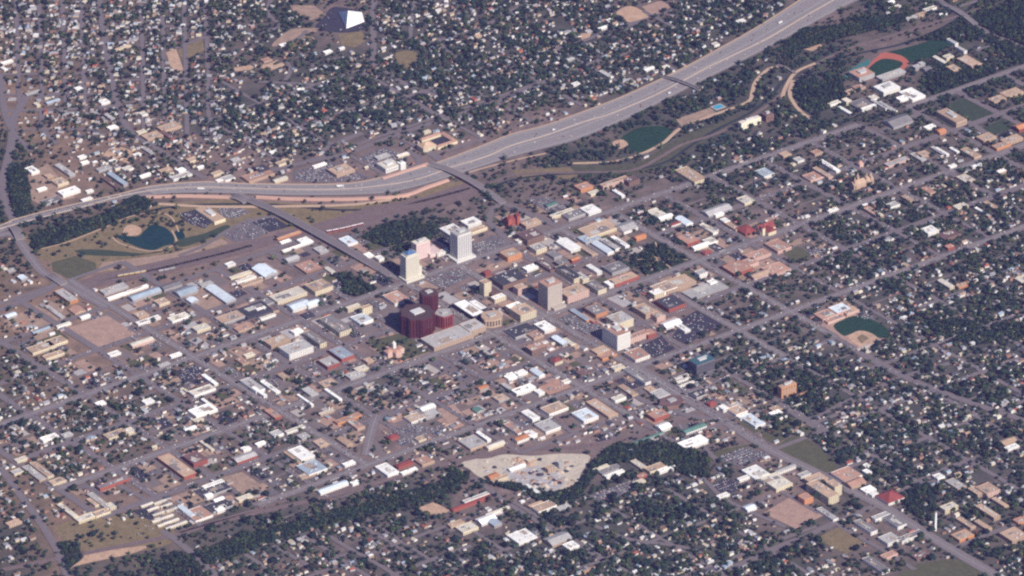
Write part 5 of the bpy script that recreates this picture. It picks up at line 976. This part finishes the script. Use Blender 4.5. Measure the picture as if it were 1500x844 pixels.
# slim trunks for the same trees
m = len(rest); c3 = np.array([(1,0),(-.5,.87),(-.5,-.87)])*.35; tv = np.zeros((m, 6, 3)); tv[:, :3, :2] = c3*1.3; tv[:, 3:, :2] = c3*.7; tv[:, 3:, 2] = (h_all[rest]-rad[rest])[:, None]
tv[..., 0] += tx[rest][:, None]; tv[..., 1] += ty[rest][:, None]
tf = np.array([(0,1,4),(0,4,3),(1,2,5),(1,5,4),(2,0,3),(2,3,5)]); Ftr = (tf[None]+6*np.arange(m)[:, None, None]).reshape(-1, 3)+len(Vt)
leafm = mat('tree_leaves', None, .9, .35, .35, attr='tint', spec=.15); bark = mat('tree_bark', (.10,.075,.055), .95, .2, .5)
tn = np.concatenate([tint[rest][own]*shd[:, None], np.full((m*6, 3), .1)])
Fa = np.concatenate([Ft, Ftr]); mi = np.r_[np.zeros(len(Ft)), np.ones(len(Ftr))]
link('town_trees', mesh_np('town_trees', np.concatenate([Vt, tv.reshape(-1, 3)]), Fa, [leafm, bark], mi, tn), kind='stuff', label='tens of thousands of dark green street and garden trees')
print('tree tris', len(Fa))
TN = ['mid green', 'bluish green', 'yellowish green', 'very dark green', 'pale olive', 'dull brown green']
protos = []
for v in range(6):
    for pc in range(6):
        Vp, Fp, ow, sh = crowns(np.zeros(1), np.zeros(1), np.ones(1), np.full(1, 2.), 90)
        protos.append(mesh_np('crown', Vp, Fp, [leafm], None, pal[pc][None]*sh[:, None]))
trk = MB().cone(0, 0, .1, .05, 0, 1.2, 6).mesh('trunk', [bark])
items = [(tx[q], ty[q], TN[pi[ok[q]] if False else 0]) for q in top]
pik = pi
cls = [TN[pik[q]] for q in top]
labs = singled([(tx[q], ty[q], c_) for q, c_ in zip(top, cls)], 'tree', lambda k: 'large %s tree' % k)
for k, q in enumerate(top):
    rt = bpy.data.objects.new('broadleaf_tree', None); C.objects.link(rt); rt.location = (tx[q], ty[q], 0); rt.rotation_euler = (0, 0, rng.uniform(0, 6.28)); s_ = float(rad[q]); rt.scale = (s_, s_, float(h_all[q]/2)); rt['category'] = 'tree'; rt['group'] = 'largest trees of the town'
    rt['label'] = labs[k] or ('very large %s broadleaf tree %s' % (cls[k], 'near the ball park suburb' if qx[q] > 1000 else 'in the rail woods' if WDk[q] and qy[q] > 650 else 'standing among the town streets'))
    link('crown', protos[(k % 6)*6+int(pik[q])], rt); link('trunk', trk, rt)

# ---------------- air ----------------
hz = MB(); hz.box(-9500, 9500, -13500, 10000, -3, 7300, 0, True)
hm = bpy.data.materials.new('haze'); hm.use_nodes = True; t = hm.node_tree; t.nodes.remove(t.nodes['Principled BSDF'])
pv = t.nodes.new('ShaderNodeVolumePrincipled'); pv.inputs['Color'].default_value = (.36,.33,1,1); pv.inputs['Density'].default_value = .8e-5; pv.inputs['Anisotropy'].default_value = .0
t.links.new(pv.outputs[0], t.nodes['Material Output'].inputs['Volume'])
hz.build('haze', hm, kind='stuff')
